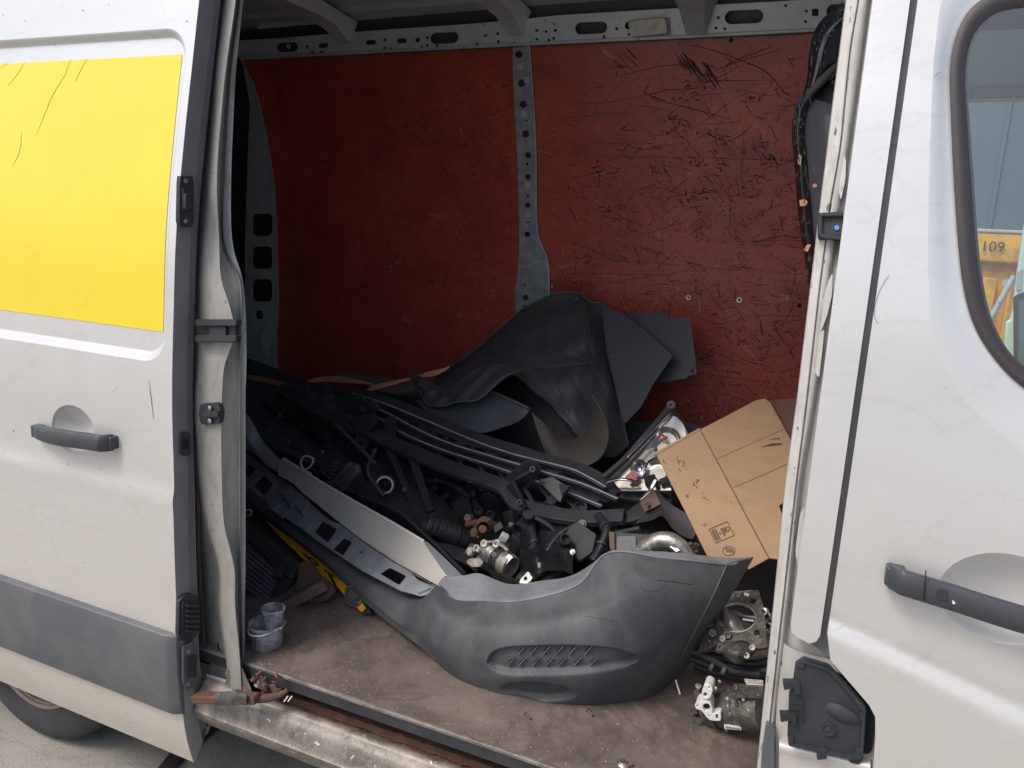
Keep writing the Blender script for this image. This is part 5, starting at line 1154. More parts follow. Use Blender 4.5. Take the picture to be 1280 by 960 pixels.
# ---------------------------------------------------------------- orange strap and olive hose
st_ = ribbon('ratchet_strap', [(300, 470, 1.40, 1), (330, 475, 1.38, 1), (360, 482, 1.36, .9), (381, 486, 1.34, .35), (372, 483, 1.36, .3), (384, 478, 1.37, .6), (404, 474, 1.37, .9), (430, 475, 1.36, 1.1), (452, 478, 1.34, .5), (466, 481, 1.33, .2), (458, 488, 1.32, .3), (470, 484, 1.31, .9), (490, 479, 1.31, .7), (510, 474, 1.31, .4), (525, 470, 1.31, .5), (540, 467, 1.31, 1.0), (556, 462, 1.32, .5), (562, 458, 1.33, .3)], .013, 'strap', None)
tag(st_, 'faded orange ratchet strap twisting along the top of the heap', 'strap')
oh = sheetpx('folded_tarp', roundpoly([(415, 470), (425, 466), (445, 466), (480, 472), (514, 476), (526, 481), (510, 488), (494, 493), (470, 487), (440, 478)], 4), pl((415, 470, 1.42), (526, 481, 1.34), (494, 493, 1.30)), 'olive', None, t=.02, bevel=.006); tag(oh, 'flat olive brown strip of folded tarp behind the orange strap', 'tarp')

# ---------------------------------------------------------------- wheel arch liner
wl_ = thing('wheel_arch_liner', 'large crumpled black wheel arch liner standing against the red wall', 'wheel arch liner')
cols = [
 [(545, 468, 1.42), (545, 475, 1.36), (548, 488, 1.28), (556, 500, 1.20)],
 [(585, 444, 1.46), (588, 458, 1.36), (594, 470, 1.28), (602, 482, 1.20)],
 [(621, 413, 1.52), (625, 435, 1.40), (632, 452, 1.30), (640, 470, 1.20)],
 [(650, 388, 1.56), (655, 420, 1.42), (662, 455, 1.28), (670, 490, 1.18)],
 [(680, 372, 1.58), (690, 420, 1.42), (700, 470, 1.26), (703, 520, 1.16)],
 [(700, 366, 1.58), (715, 420, 1.41), (722, 480, 1.26), (722, 545, 1.12)],
 [(722, 366, 1.60), (738, 420, 1.43), (745, 490, 1.28), (748, 560, 1.13)],
 [(738, 377, 1.62), (752, 430, 1.47), (762, 490, 1.32), (766, 570, 1.16)],
 [(752, 378, 1.64), (758, 430, 1.52), (773, 500, 1.38), (786, 556, 1.22)]]
gridpx('arch_shell', cols, 'liner', wl_, nu=8, nv=12, t=.005, disp=lambda x, y: Vector((0, .007*math.sin(x*.10+y*.03)+.005*math.sin(y*.16+x*.05)+.003*math.sin(x*.33+y*.11)*math.sin(y*.09)+(.010 if 735 < x < 737.5 and y < 455 else 0)+(.008 if 444 < y+.12*(x-700) < 448 and x > 668 else 0)+.006*max(0, math.sin((x-y*.55)*.21))**6, .004*math.sin(x*.08))), ang=60)
for pts in ([(697, 445, 1.30), (715, 441, 1.305), (733, 452, 1.31)], [(665, 460, 1.255), (700, 457, 1.265), (745, 452, 1.33)], [(735, 392, 1.49), (737, 420, 1.42), (738, 450, 1.35)], [(640, 425, 1.40), (655, 437, 1.35), (663, 445, 1.31)], [(672, 436, 1.33), (680, 425, 1.37), (672, 420, 1.40)]):
    tube('pressed_ridge', [PY(*p) for p in pts], .003, 'liner', wl_, 8, 4)
p = PY(719, 373, 1.55); lathe('fixing_hole', p, p+Vector((0, -1, .2)), [(0, .018), (.005, .016), (.005, .010), (.001, .008), (.001, 0)], 'black', wl_, 20)
p = PY(650, 405, 1.45); lathe('rivet', p, p+Vector((0, -1, .2)), [(0, .004), (.003, .003), (.003, 0)], 'trim', wl_, 10)
for nm_, pts in (('edge_highlight', ((557, 507, 1.068), (568, 503, 1.058), (581, 501, 1.045), (596, 500, 1.035), (611, 489, 1.035), (625, 475, 1.055), (639, 467, 1.08), (656, 461, 1.14))), ('edge_highlight', ((516, 479, 1.185), (526, 492, 1.13), (534, 505, 1.098), (548, 508, 1.08), (557, 507, 1.068))), ('edge_highlight', ((545, 468, 1.415), (585, 444, 1.455), (621, 413, 1.515), (650, 388, 1.555), (680, 372, 1.575), (700, 366, 1.575), (722, 366, 1.595), (738, 377, 1.615), (752, 378, 1.635))), ('edge_highlight', ((752, 379, 1.63), (758, 430, 1.515), (773, 500, 1.375), (785, 555, 1.225)))):
    tube(nm_, [PY(*p) for p in pts], .0032, 'trim', wl_, 6, 4)  # lighter tubes stand in for highlights on the thin sheet edges
# folded wing at the left
gridpx('folded_wing', [
 [(512, 471, 1.20), (513, 474, 1.19), (516, 478, 1.19)], [(524, 470, 1.18), (528, 482, 1.13), (534, 504, 1.10)], [(540, 478, 1.16), (545, 490, 1.11), (551, 507, 1.07)], [(560, 486, 1.15), (563, 494, 1.10), (568, 502, 1.06)],
 [(580, 471, 1.15), (585, 484, 1.09), (592, 501, 1.04)], [(600, 459, 1.15), (606, 470, 1.10), (612, 488, 1.04)], [(630, 455, 1.15), (632, 461, 1.12), (636, 469, 1.08)], [(656, 460, 1.15), (655, 462, 1.14), (654, 463, 1.13)]], 'liner', wl_, nu=8, nv=8, t=.005, disp=lambda x, y: Vector((0, .006*math.sin((x+y)*.28), 0)), ang=60)
gridpx('lower_skirt', [[(520, 500, 1.16), (530, 512, 1.10), (540, 522, 1.06)], [(560, 500, 1.14), (568, 518, 1.07), (580, 534, 1.02)], [(605, 487, 1.12), (605, 515, 1.05), (603, 541, 1.0)], [(632, 499, 1.10), (634, 517, 1.05), (633, 532, 1.01)], [(663, 511, 1.09), (655, 521, 1.07), (645, 529, 1.04)]], 'sheet', wl_, nu=8, nv=8, t=.005, ang=60)
tube('skirt_edge', [PY(x, y, Y) for x, y, Y in ((606, 486, 1.115), (625, 494, 1.10), (645, 503, 1.09), (662, 511, 1.085))], .006, 'linerbrown', wl_, 8, 4)
gridpx('inner_arch', [[(600, 470, 1.38), (600, 510, 1.32), (600, 560, 1.24)], [(650, 470, 1.34), (655, 520, 1.28), (650, 570, 1.18)], [(700, 500, 1.30), (700, 550, 1.22), (690, 590, 1.12)], [(745, 540, 1.28), (745, 570, 1.20), (735, 600, 1.10)]], 'rubber', wl_, nu=6, nv=6, t=.005)
tongue_o = [(738, 492), (748, 510), (757, 528), (760, 545), (757, 560), (748, 572), (738, 580)]
gridpx('muddy_lip', [
 [(739, 493, 1.10), (740, 495, 1.10), (741, 497, 1.10)], [(748, 508, 1.07), (745, 510, 1.09), (741, 512, 1.11)], [(758, 530, 1.04), (749, 529, 1.07), (738, 528, 1.12)], [(760, 550, 1.01), (746, 545, 1.05), (730, 541, 1.12)],
 [(750, 572, .99), (734, 562, 1.04), (714, 549, 1.12)], [(728, 584, .99), (713, 570, 1.04), (697, 545, 1.11)], [(700, 585, 1.0), (690, 562, 1.05), (682, 530, 1.10)], [(684, 570, 1.02), (675, 548, 1.06), (664, 515, 1.10)]], 'linerbrown', wl_, nu=8, nv=6, t=.005, ang=60)
# grey splash sheets
g2 = sheetpx('splash_sheet', [(775, 391), (790, 392), (834, 391), (836, 398), (850, 397), (863, 396), (867, 430), (871, 468), (860, 470), (858, 473), (817, 480), (790, 470)], pl((775, 391, 1.60), (863, 396, 1.52), (817, 480, 1.46)), 'sheet', None, [rrect(864, 461, 867, 466, .5, 1)], t=.004, bevel=.0015)
tag(g2, 'grey rectangular plastic sheet with chalky scratches, rearmost by the red wall', 'plastic sheet')
g1 = sheetpx('splash_guard', [(752, 380), (763, 386), (776, 391), (790, 400), (815, 420), (838, 441), (840, 446), (836, 452), (817, 479), (800, 510), (783, 528), (779, 530), (773, 500), (758, 440)], pl((752, 380, 1.58), (840, 446, 1.40), (781, 529, 1.30)), 'sheet', None, t=.004, bevel=.0015)
tag(g1, 'smooth grey triangular splash guard leaning right of the wheel arch liner', 'splash guard')
sc = bmesh.new()
for pts in ([(815, 403), (820, 408), (826, 406)], [(818, 401), (822, 412), (829, 414)], [(822, 404), (828, 402)], [(840, 402), (843, 410), (841, 418)], [(848, 400), (849, 412), (847, 416)], [(850, 447), (846, 460)], [(855, 415), (858, 420), (860, 430)], [(838, 436), (842, 430)]):
    q = crs(pts, 4); prev = None; gg = pl((775, 391, 1.597), (863, 396, 1.517), (817, 480, 1.457))
    for x, y in q:
        p = gg(x, y); a, b = sc.verts.new(p+Vector((.0012, 0, .0008))), sc.verts.new(p-Vector((.0012, 0, .0008)))
        if prev: sc.faces.new((prev[0], prev[1], b, a))
        prev = (a, b)
solid(bobj('chalky_scratches', sc, 'cream', g2, face=True), .0006)['kind'] = 'stuff'
sheetpx('hanging_tab', [(779, 529), (786, 527), (793, 520), (793, 544), (781, 545)], pl((779, 529, 1.32), (793, 520, 1.32), (781, 545, 1.28)), 'sheet', g1, t=.004)

# ---------------------------------------------------------------- headlamp
hl = thing('headlamp', 'clear headlamp unit with chrome reflector and orange bulb, leaning behind the cardboard box', 'headlamp')
hp = pl((754, 598, .88), (836, 508, 1.06), (865, 545, .98))
sheetpx('housing', [(748, 604), (758, 590), (800, 550), (834, 507), (842, 512), (854, 524), (864, 540), (866, 556), (850, 590), (835, 625), (800, 622), (770, 618)], lift(hp, -.045), 'black', hl, t=.04, bevel=.006)
sheetpx('reflector_surround', [(764, 600), (800, 562), (837, 516), (848, 522), (858, 536), (861, 548), (850, 580), (838, 612), (800, 612), (775, 612)], lift(hp, -.015), 'chromerough', hl, t=.01, bevel=.003)
sweep('side_rail', [(754, 597, .86), (780, 575, .91), (806, 546, .97), (836, 511, 1.045)], .016, .014, 'black', hl)
for d in (0, 3): sweep('chrome_bar', [(784+d, 572+d, .895), (800+d, 556+d, .93), (818+d, 537+d, .97), (838+d, 516+d, 1.01)], .004, .006, 'chrome', hl)
def bowl3(name, x, y, Y, r, depth, m, d=Vector((-.25, -1, .35)), hub=.2):
    p = PY(x, y, Y); d = d.normalized(); return lathe(name, p, p+d, [(-depth*(1-(k/8)**2)+0, r*k/8) for k in range(0, 9)]+[(.002, r*1.06), (-.004, r*1.1)], m, hl, 36)
gridpx('turn_reflector', [[(824, 534, 1.00), (822, 560, .97), (818, 575, .95)], [(840, 520, 1.01), (838, 545, .99), (832, 575, .955)], [(852, 528, 1.01), (852, 548, .99), (848, 572, .96)], [(860, 542, 1.0), (858, 555, .98), (854, 570, .96)]], 'chromerough', hl, nu=6, nv=6, t=.003)
bowl3('main_reflector', 832, 552, .96, .045, .045, 'chrome'); bowl3('dip_reflector', 820, 588, .90, .038, .035, 'chrome')
bowl3('side_reflector', 798, 585, .90, .026, .02, 'chrome')
p = PY(832, 548, .955); tube('bulb', [p+Vector((0, .01, 0)), p+Vector((-.004, -.012, .004)), p+Vector((-.008, -.026, .008))], [.005, .008, .004], 'amber', hl, 12)
sheetpx('mirror_facet', [(806, 563), (826, 541), (834, 546), (820, 560)], pl((806, 563, .91), (834, 546, .955), (820, 566, .92)), 'chrome', hl, t=.004); sheetpx('mirror_facet', [(819, 567), (830, 552), (838, 558), (826, 572)], pl((819, 567, .92), (836, 552, .95), (830, 570, .92)), 'port', hl, t=.004)
sheetpx('red_marker', roundpoly([(781, 596), (790, 588), (798, 592), (794, 600), (784, 601)], 2), pl((781, 596, .865), (796, 590, .875), (790, 601, .86)), 'redlens', hl, t=.004, bevel=.001)
sweep('chrome_lip', [(757, 603, .85), (772, 599, .85), (786, 600, .85), (797, 603, .86)], .010, .006, 'chrome', hl)
sweep('chrome_lip', [(800, 625, .83), (812, 614, .84), (820, 600, .86)], .010, .008, 'chrome', hl)
p = PY(841, 502, 1.05); p = PY(839, 506, 1.03); lathe('mounting_tab', p, p+Vector((0, -1, .1)), [(0, .004), (0, .014), (.005, .014), (.005, .004)], 'sheet', hl, 20)
sheetpx('clear_cover', [(760, 605), (800, 560), (838, 514), (850, 522), (860, 538), (863, 552), (850, 585), (836, 620), (800, 618), (770, 614)], lift(hp, .032), 'lens', hl, t=0)

# ---------------------------------------------------------------- cardboard box
cb = thing('cardboard_box', 'brown cardboard box tipped on its corner beside the front pillar', 'cardboard box')
FL = pl((820, 567, .77), (875, 536, .85), (936, 712, .64)); pR = FL(961, 698); 
def YatFL(x, y): return FL(x, y).y
FR = pl((875, 537, YatFL(875, 537)), (961, 698, YatFL(961, 698)), (987, 560, YatFL(961, 600)+.10))
sheetpx('side_panel', [(820, 567), (875, 537), (961, 698), (936, 712), (930, 708), (905, 697), (885, 697), (878, 683), (862, 650)], FL, 'card', cb, t=.005, bevel=.0015)
sheetpx('end_panel', [(875.6, 537), (945, 500), (956, 498), (963, 503), (988, 548), (1010, 590), (1010, 680), (972, 699), (961.6, 698), (916, 611)], FR, 'card', cb, [roundpoly([(974, 632), (980, 628), (986, 644), (980, 648)], 2)], t=.005, bevel=.0015)
sheetpx('flap_joint', [(918, 608.6), (950, 595), (1006, 570), (1006, 570.8), (950, 595.8), (918, 609.4)], lift(FR, .0006), 'cardin', cb, t=.0008); sheetpx('flap_joint', [(895, 574), (935, 556), (990, 532), (990, 532.5), (935, 556.5), (895, 574.6)], lift(FR, .0006), 'cardin', cb, t=.0008)
sheetpx('fold_crease', [(874.6, 537), (875.8, 537), (962, 697.7), (960.8, 698.3)], lift(FL, .001), 'cardin', cb, t=.0012)
sheetpx('flute_edge', [(819, 565.5), (874, 535.5), (876, 537), (821, 568)], lift(FL, .002), 'card', cb, t=.004)
gridpx('back_panels', [[(821, 567, .80), (850, 562, 1.0)], [(876, 537, .885), (890, 532, 1.05)], [(956, 500, YatFL(875, 537)+.14), (960, 502, 1.15)]], 'cardin', cb, nu=2, nv=2, t=.004, smoothu=True)
sheetpx('open_flap', [(960, 500), (1010, 497), (1010, 590), (989, 549)], pl((960, 500, 1.02), (1010, 497, 1.05), (989, 549, .95)), 'cardin', cb, t=.005)
fm = lift(FL, .0012)
bx = [(886, 662), (909, 652), (918, 669), (895, 679)]
def frame(q, w, name='print_frame'):
    for i in range(4):
        a, b = q[i], q[(i+1) % 4]; dx, dy = b[0]-a[0], b[1]-a[1]; l = math.hypot(dx, dy); nx, ny = -dy/l*w, dx/l*w
        sheetpx(name, [(a[0]-nx, a[1]-ny), (b[0]-nx, b[1]-ny), (b[0]+nx, b[1]+ny), (a[0]+nx, a[1]+ny)], fm, 'ink', cb, t=.0004)
frame(bx, .35)
def onbox(u, v): 
    return (bx[0][0]+(bx[1][0]-bx[0][0])*u+(bx[3][0]-bx[0][0])*v, bx[0][1]+(bx[1][1]-bx[0][1])*u+(bx[3][1]-bx[0][1])*v)
for u0, u1, v0, v1 in ((.06, .09, .1, .9), (.12, .17, .1, .9), (.20, .22, .1, .9), (.26, .31, .1, .9), (.38, .44, .45, .6), (.52, .56, .25, .8), (.59, .62, .25, .8), (.65, .69, .25, .7), (.74, .78, .3, .6)):
    sheetpx('print_bar', [onbox(u0, v0), onbox(u1, v0), onbox(u1, v1), onbox(u0, v1)], fm, 'ink', cb, t=.0004)
c0 = onbox(.83, .45); q_ = circ(c0[0], c0[1], 3.2, 14); sheetpx('print_ring', q_, fm, 'ink', cb, [circ(c0[0], c0[1], 2.4, 14)], t=.0004)
sheetpx('print_ring', circ(911, 689, 8, 20, 6), fm, 'ink', cb, [circ(911, 689, 7.3, 20, 5.4)], t=.0004)
for i in range(4): sheetpx('print_bar', [(907+i*2.4, 685+i*.5), (908+i*2.4, 684.5+i*.5), (910+i*2.4, 690+i*.3), (909+i*2.4, 690.5+i*.3)], fm, 'ink', cb, t=.0004)
rnd.seed(5)
bm = bmesh.new()
for (x, y, n_, s, ln) in ((850, 577, 10, 5, 6), (868, 600, 9, 4, 6), (829, 577, 5, 3, 3), (858, 618, 5, 2, 4), (880, 622, 5, 3, 4), (881, 655, 4, 2, 4)):
    for i in range(n_):
        a, b = x+rnd.gauss(0, s*.6), y+rnd.gauss(0, s*.7); c_ = rnd.uniform(1, ln); p0, p1 = fm(a, b), fm(a+c_*.35, b+c_); w = Vector((.0007, 0, .0003)); bm.faces.new([bm.verts.new(v) for v in (p0-w, p0+w, p1+w, p1-w)])
o = solid(bobj('scribble_marks', bm, 'ink', cb, False, face=True), .0003); o['kind'] = 'stuff'
for pts in ([(945, 557), (960, 552), (975, 549)], [(948, 562), (965, 556), (978, 556)]):
    sheetpx('grease_smear', roundpoly([(x, y-2) for x, y in pts]+[(x, y+2) for x, y in pts[::-1]], 2), lift(FR, .001), 'linerbrown', cb, t=.0004)

# ---------------------------------------------------------------- ribbed hose, turbo flange, throttle body
hs = thing('ribbed_hose', 'short black ribbed air hose with its open end facing out, beside the rusty flange', 'hose')
a, b = PY(532, 655, .66), PY(578, 672, .74); L_ = (b-a).length
pr_ = [(.03, .020), (.0, .027), (-.002, .030), (.004, .0335), (.014, .0335), (.018, .031), (.026, .033), (.034, .033)]
for i in range(9): pr_ += [(.040+i*.0085, .030), (.044+i*.0085, .034)]
pr_ += [(.12, .030), (.15, .030)]
lathe('corrugated_tube', a, b, pr_, 'black', hs, 36, 20)
tf = thing('turbo_manifold', 'rusty turbocharger piece with a diamond shaped flange above the alloy housing', 'turbocharger')
tp = pl((601, 640, .66), (612, 660, .64), (597, 675, .62))
sheetpx('flange', roundpoly([(611, 646), (614, 655), (610, 669), (600, 675), (594, 672), (592, 664), (597, 652), (606, 645)], 3), tp, 'rust', tf, [circ(603, 661, 5, 16), circ(610, 650, 1.5, 8), circ(597, 671, 1.5, 8)], t=.012, bevel=.002)
lathe('flange_bore', PY(604, 659, .69), PY(603, 661, .645), [(-.02, 0), (-.02, .0165), (.035, .0165)], 'hole', tf, 20)
lathe('flange_neck', PY(606, 657, .70), PY(603, 661, .64), [(0, .03), (.03, .021), (.045, .019)], 'rustbr', tf, 20)
lumps('turbo_casting', 592, 660, .71, .030, 9, 5, 'rustbr', tf, (.018, .04)); tube('pointed_bolt', [PY(590, 681, .62), PY(584, 688, .61), PY(575, 698, .60)], [.008, .005, .0015], 'rust', tf, 8, 2)
lumps('turbo_casting', 618, 662, .73, .025, 7, 15, 'black', tf, (.018, .04))
th = thing('throttle_body', 'bright cast alloy throttle body with black band, resting on the bumper ledge', 'throttle body')
A_ = PY(612, 690, .60); B_ = PY(658, 722, .53); d = (B_-A_).normalized()
lathe('alloy_body', A_, B_, [(-.03, 0), (-.03, .020), (-.012, .032), (.004, .034), (.030, .030), (.034, .030)], 'alu', th, 36)
lathe('black_band', A_+d*.034, B_, [(0, .0305), (.002, .036), (.010, .036), (.012, .033), (.020, .033), (.022, .036), (.030, .036)], 'black', th, 36)
lathe('outlet_ring', A_+d*.064, B_, [(0, .034), (.002, .035), (.004, .037), (.006, .035), (.036, .035), (.038, .032), (.038, .028), (.01, .025), (.01, 0)], 'alu', th, 36)
for i, (x, y, r, h) in enumerate(((590, 690, .013, .012), (598, 686, .010, .014), (607, 680, .011, .012), (614, 702, .009, .010), (622, 680, .012, .01))):
    p = PY(x, y, .585); lathe('boss', p, p+Vector((-.2, -1, .6)), [(0, 0), (0, r*1.1), (h, r), (h, r*.55), (h*.4, r*.5), (h*.4, 0)], 'alu', th, 18)
lumps('casting', 598, 693, .59, .020, 10, 21, 'alu', th, (.012, .028)); lumps('casting', 622, 697, .57, .014, 6, 23, 'alu', th, (.012, .022))
sheetpx('sensor_cover', roundpoly([(583, 700), (590, 697), (600, 698), (604, 703), (600, 708), (592, 709), (584, 705)], 2), pl((583, 700, .575), (604, 703, .565), (592, 709, .56)), 'alu', th, t=.01, bevel=.002)
sheetpx('round_cap_arc', roundpoly([(601, 680), (607, 676), (618, 675), (628, 680), (635, 687), (633, 689), (626, 683), (617, 678), (608, 679), (603, 682)], 1.5), pl((601, 680, .58), (635, 687, .56), (615, 690, .565)), 'alu', th, t=.01, bevel=.0015)
sheetpx('white_label', [(624, 705), (636, 692.5), (641, 696.5), (629, 709)], pl((624, 705, .535), (636, 693, .55), (629, 709, .53)), 'port', th, t=.001)
sheetpx('label_print', [(630, 702), (633, 699), (635, 701), (632, 704)], pl((624, 705, .534), (636, 693, .549), (629, 709, .529)), 'ink', th, t=.0005)
sheetpx('bolt_lug', roundpoly([(652, 722), (660, 714), (666, 722), (660, 730), (648, 729)], 2), pl((652, 722, .51), (666, 722, .51), (655, 730, .50)), 'alu', th, [circ(657, 723, 2.4, 10)], t=.012, bevel=.002)
p = PY(657, 723, .525); lathe('lug_bore', p, p+Vector((0, -1, .3)), [(0, 0), (0, .009)], 'hole', th, 10)
wc_ = thing('white_connector', 'small pale square connector just above the alloy throttle body', 'connector')
box('connector_block', PY(630, 672, .62), (.026, .02, .026), 'cream', wc_, rot(10, 25, 15), .003); box('connector_socket', PY(631, 682, .615), (.030, .02, .020), 'black', wc_, rot(10, 25, 15), .003)
pg = thing('crumpled_plastic_bag', 'shiny crumpled black plastic bag in the hollow behind the bumper', 'plastic bag')
gridpx('bag_film', [[(650+i*11, 655+j*15+rnd.uniform(-4, 4), .78-j*.05+rnd.uniform(-.02, .02)) for j in range(5)] for i in range(7)], 'bagfilm', pg, nu=3, nv=3, t=.001, ang=20)

# ---------------------------------------------------------------- exhaust elbow and the grey box beside it
el = thing('exhaust_elbow', 'dull curved metal pipe elbow lying behind the raised bumper corner', 'pipe')
tube('elbow_pipe', [PY(x, y, Y) for x, y, Y in ((798, 700, .62), (806, 686, .62), (820, 677, .62), (836, 676, .62), (850, 684, .62), (862, 698, .62))], [.020, .022, .024, .025, .024, .022], 'alu', el, 20, 6)
lathe('pipe_bead', PY(812, 683, .62), PY(820, 677, .62), [(0, .024), (.002, .0275), (.006, .0275), (.008, .024)], 'alu', el, 24)
sheetpx('part_label', [(837, 683), (842, 681), (850, 688), (845, 690)], pl((837, 683, .594), (850, 688, .594), (842, 681, .60)), 'port', el, t=.0008)
lumps('end_casting', 868, 688, .62, .022, 7, 33, 'aludark', el, (.012, .03)); lumps('end_casting', 792, 692, .60, .014, 5, 34, 'alu', el, (.01, .02))
eb = thing('control_box', 'dark plastic control box with a rusty end behind the bumper corner', 'control box')
sheetpx('case', [(766, 664), (812, 668), (814, 690), (766, 690)], pl((766, 664, .64), (812, 668, .66), (768, 695, .60)), 'black', eb, t=.03, bevel=.003)
sheetpx('rusty_end', [(761, 664), (768, 665), (768, 690), (762, 686)], pl((761, 664, .635), (768, 665, .63), (768, 690, .60)), 'rustbr', eb, t=.02, bevel=.002); sheetpx('inner_panel', rrect(771, 670, 795, 688, 2), pl((766, 664, .635), (812, 668, .655), (768, 695, .595)), 'trim', eb, t=.003, bevel=.001)
ar = thing('brown_bracket', 'dark brown curved metal bracket under the headlamp', 'bracket')
gridpx('bracket_arm', [[(782, 640, .86), (786, 648, .84), (788, 656, .83)], [(806, 622, .85), (812, 638, .82), (815, 650, .81)], [(818, 612, .84), (824, 630, .81), (828, 645, .80)], [(835, 628, .80), (840, 648, .78), (842, 662, .77)], [(858, 642, .78), (860, 658, .76), (858, 672, .75)], [(872, 655, .77), (870, 665, .75), (866, 674, .74)]], 'rubber', ar, nu=6, nv=5, t=.006)
gridpx('raised_web', [[(800, 628, .83), (806, 640, .81)], [(812, 616, .83), (818, 634, .80)], [(818, 612, .83), (826, 630, .80)]], 'rustbr', ar, nu=4, nv=4, t=.004)
p = PY(809, 630, .80); lathe('bolt', p, p+Vector((0, -1, .3)), [(0, .008), (.006, .007), (.006, .003), (.004, 0)], 'linerbrown', ar, 12)

# ---------------------------------------------------------------- engine end casting behind the bumper at the right
en = thing('engine_casting', 'oily engine casting with a large round bore, between the bumper corner and the front pillar', 'engine part')
ep = pl((910, 745, .62), (955, 745, .62), (925, 820, .46))
sheetpx('gasket_plate', roundpoly([(888, 770), (905, 741), (920, 739), (948, 737), (955, 760), (959, 809), (948, 811), (930, 800), (900, 803), (884, 812), (872, 815)], 2), ep, 'aludark', en, [circ(921, 772, 23, 24, 17), circ(941, 751, 4.5, 12, 3.5), circ(932, 743, 5, 12, 3), circ(946, 791, 4, 10)], t=.010, bevel=.0015)
sheetpx('bore_rim', circ(921, 772, 24.5, 28, 18.5), lift(ep, .003), 'alu', en, [circ(921, 772, 23, 28, 17)], t=.006, bevel=.001)
gridpx('piston_crown', [[(898, 768, .60), (900, 780, .56), (905, 790, .53)], [(906, 760, .59), (912, 775, .53), (918, 792, .52)], [(918, 766, .60), (925, 779, .56), (930, 792, .53)], [(928, 778, .61), (932, 785, .59), (937, 790, .56)]], 'alu', en, nu=6, nv=6, t=.01)
tube('bright_rib', [PY(928, 774, .60), PY(942, 776, .60)], .0035, 'port', en, 8, 1); tube('bright_rib', [PY(930, 742, .59), PY(936, 744, .59)], .005, 'port', en, 8, 1)
tube('inner_rib', [PY(908, 757, .64), PY(925, 768, .63), (PY(944, 772, .62))], .006, 'alu', en, 8, 3)
gridpx('lower_casting', [[(893, 806, .52), (897, 812, .48), (905, 820, .46)], [(905, 800, .51), (908, 812, .45), (914, 826, .44)], [(922, 800, .51), (923, 814, .44), (922, 830, .44)], [(938, 802, .52), (937, 814, .46), (932, 826, .46)], [(950, 808, .55), (946, 814, .50), (942, 818, .49)]], 'aludark', en, nu=6, nv=6, t=.01)
for (x, y, r) in ((917, 814, 3.5), (902, 808, 4), (910, 792, 4), (934, 818, 3), (892, 790, 4), (926, 806, 2.5), (941, 808, 3), (904, 797, 3)):
    p = ep(x, y)+Vector((0, -.012, .004)); lathe('casting_boss', p, p+Vector((0, -1, .4)), [(0, r*.0026), (.008, r*.0024), (.008, r*.0014), (.002, r*.0012), (.002, 0)], 'aludark' if r != 3 else 'alu', en, 16)
lumps('casting_ribs', 905, 806, .49, .018, 10, 61, 'aludark', en, (.008, .02)); lumps('side_casting', 893, 785, .54, .018, 8, 62, 'aludark', en, (.01, .025))
sheetpx('flat_foot', [(872, 806), (884, 797), (893, 800), (893, 812), (874, 815)], pl((872, 806, .55), (893, 800, .55), (890, 813, .50)), 'sheet', en, t=.006, bevel=.001)
fi = thing('oily_fittings', 'cluster of small shiny pipe fittings right of the round bore, against the front pillar', 'pipe fittings')
for i, (x, y) in enumerate(((957, 764), (962, 770), (956, 777), (963, 782), (958, 788))): 
    p = PY(x, y, .58); lathe('fitting_nut', p, p+Vector((-.4, -1, .3)), [(0, 0), (0, .010), (.012, .010), (.014, .006), (.006, .004)], 'aludark' if i % 2 else 'alu', fi, 12)
lumps('fitting_body', 962, 775, .61, .02, 6, 71, 'aludark', fi, (.01, .025))
hb = thing('black_pipes', 'black hoses lying between the engine casting and the compressor', 'hoses')
for i, pts in enumerate((((860, 812), (885, 822), (915, 838), (950, 843)), ((862, 822), (895, 834), (930, 840), (960, 838)), ((880, 815), (910, 825), (940, 830), (965, 826)), ((868, 832), (900, 842), (940, 850), (965, 850)))):
    tube('hose', [PY(x, y, .50+.02*i) for x, y in pts], .010, 'black', hb, 12, 4)
for (x, y) in ((905, 838), (890, 833)): p = PY(x, y, .485); lathe('hose_band', p+Vector((-.006, 0, 0)), p+Vector((.3, 0, -.1)), [(0, .0105), (.001, .0115), (.008, .0115), (.009, .0105)], 'trim', hb, 14)
box('engine_dark_backing', PY(935, 760, .95), (.35, .05, .45), 'rubber', dk, None, .004)

# ---------------------------------------------------------------- air-conditioning compressor
cp = thing('compressor', 'dirty cylindrical air conditioning compressor with two bright machined ports, by the front pillar', 'compressor')
a, b = PY(884, 884, .37), PY(955, 889, .33); d = (b-a).normalized()
p2 = [(-.0, 0), (0, .040), (.004, .0445), (.034, .046), (.036, .044), (.042, .044), (.044, .047), (.085, .0475), (.088, .045), (.100, .045), (.102, .047), (.15, .047), (.15, 0)]
lathe('casing', a, b, p2, 'aludark', cp, 40, 25)
R0 = rot(0, 0, 0)
lathe('end_cap', a-d*.016, b, [(0, 0), (0, .024), (.004, .028), (.018, .030)], 'aludark', cp, 28)
for (x, y, r, h) in ((872, 870, .010, .034), (874, 900, .016, .02), (870, 885, .012, .015)):
    p = PY(x, y, .345); lathe('lug', p-Vector((0, 0, h*.6)), p+Vector((0, 0, 1)), [(0, 0), (0, r), (h, r), (h, 0)], 'aludark', cp, 18)
p = PY(872.5, 862, .345); lathe('bolt', p, p+Vector((0, 0, 1)), [(0, .003), (.008, .003), (.008, .008), (.012, .008), (.014, .004), (.014, 0)], 'alu', cp, 12); p = PY(869, 908, .345); box('red_cap', p, (.006, .006, .012), 'redlens', cp, None, .001)
def Cm(off): return lambda x, y: PY(x, y, .292-off)
s1 = sheetpx('port_flange', roundpoly([(880, 856), (885, 855), (890, 859), (891, 864), (888, 872), (884, 875), (879, 873), (877, 867), (878, 862)], 2), Cm(0), 'port', cp, [circ(881.5, 868.5, 2.6, 12), circ(886.3, 859.5, 1.3, 8)], t=.04, bevel=.001)
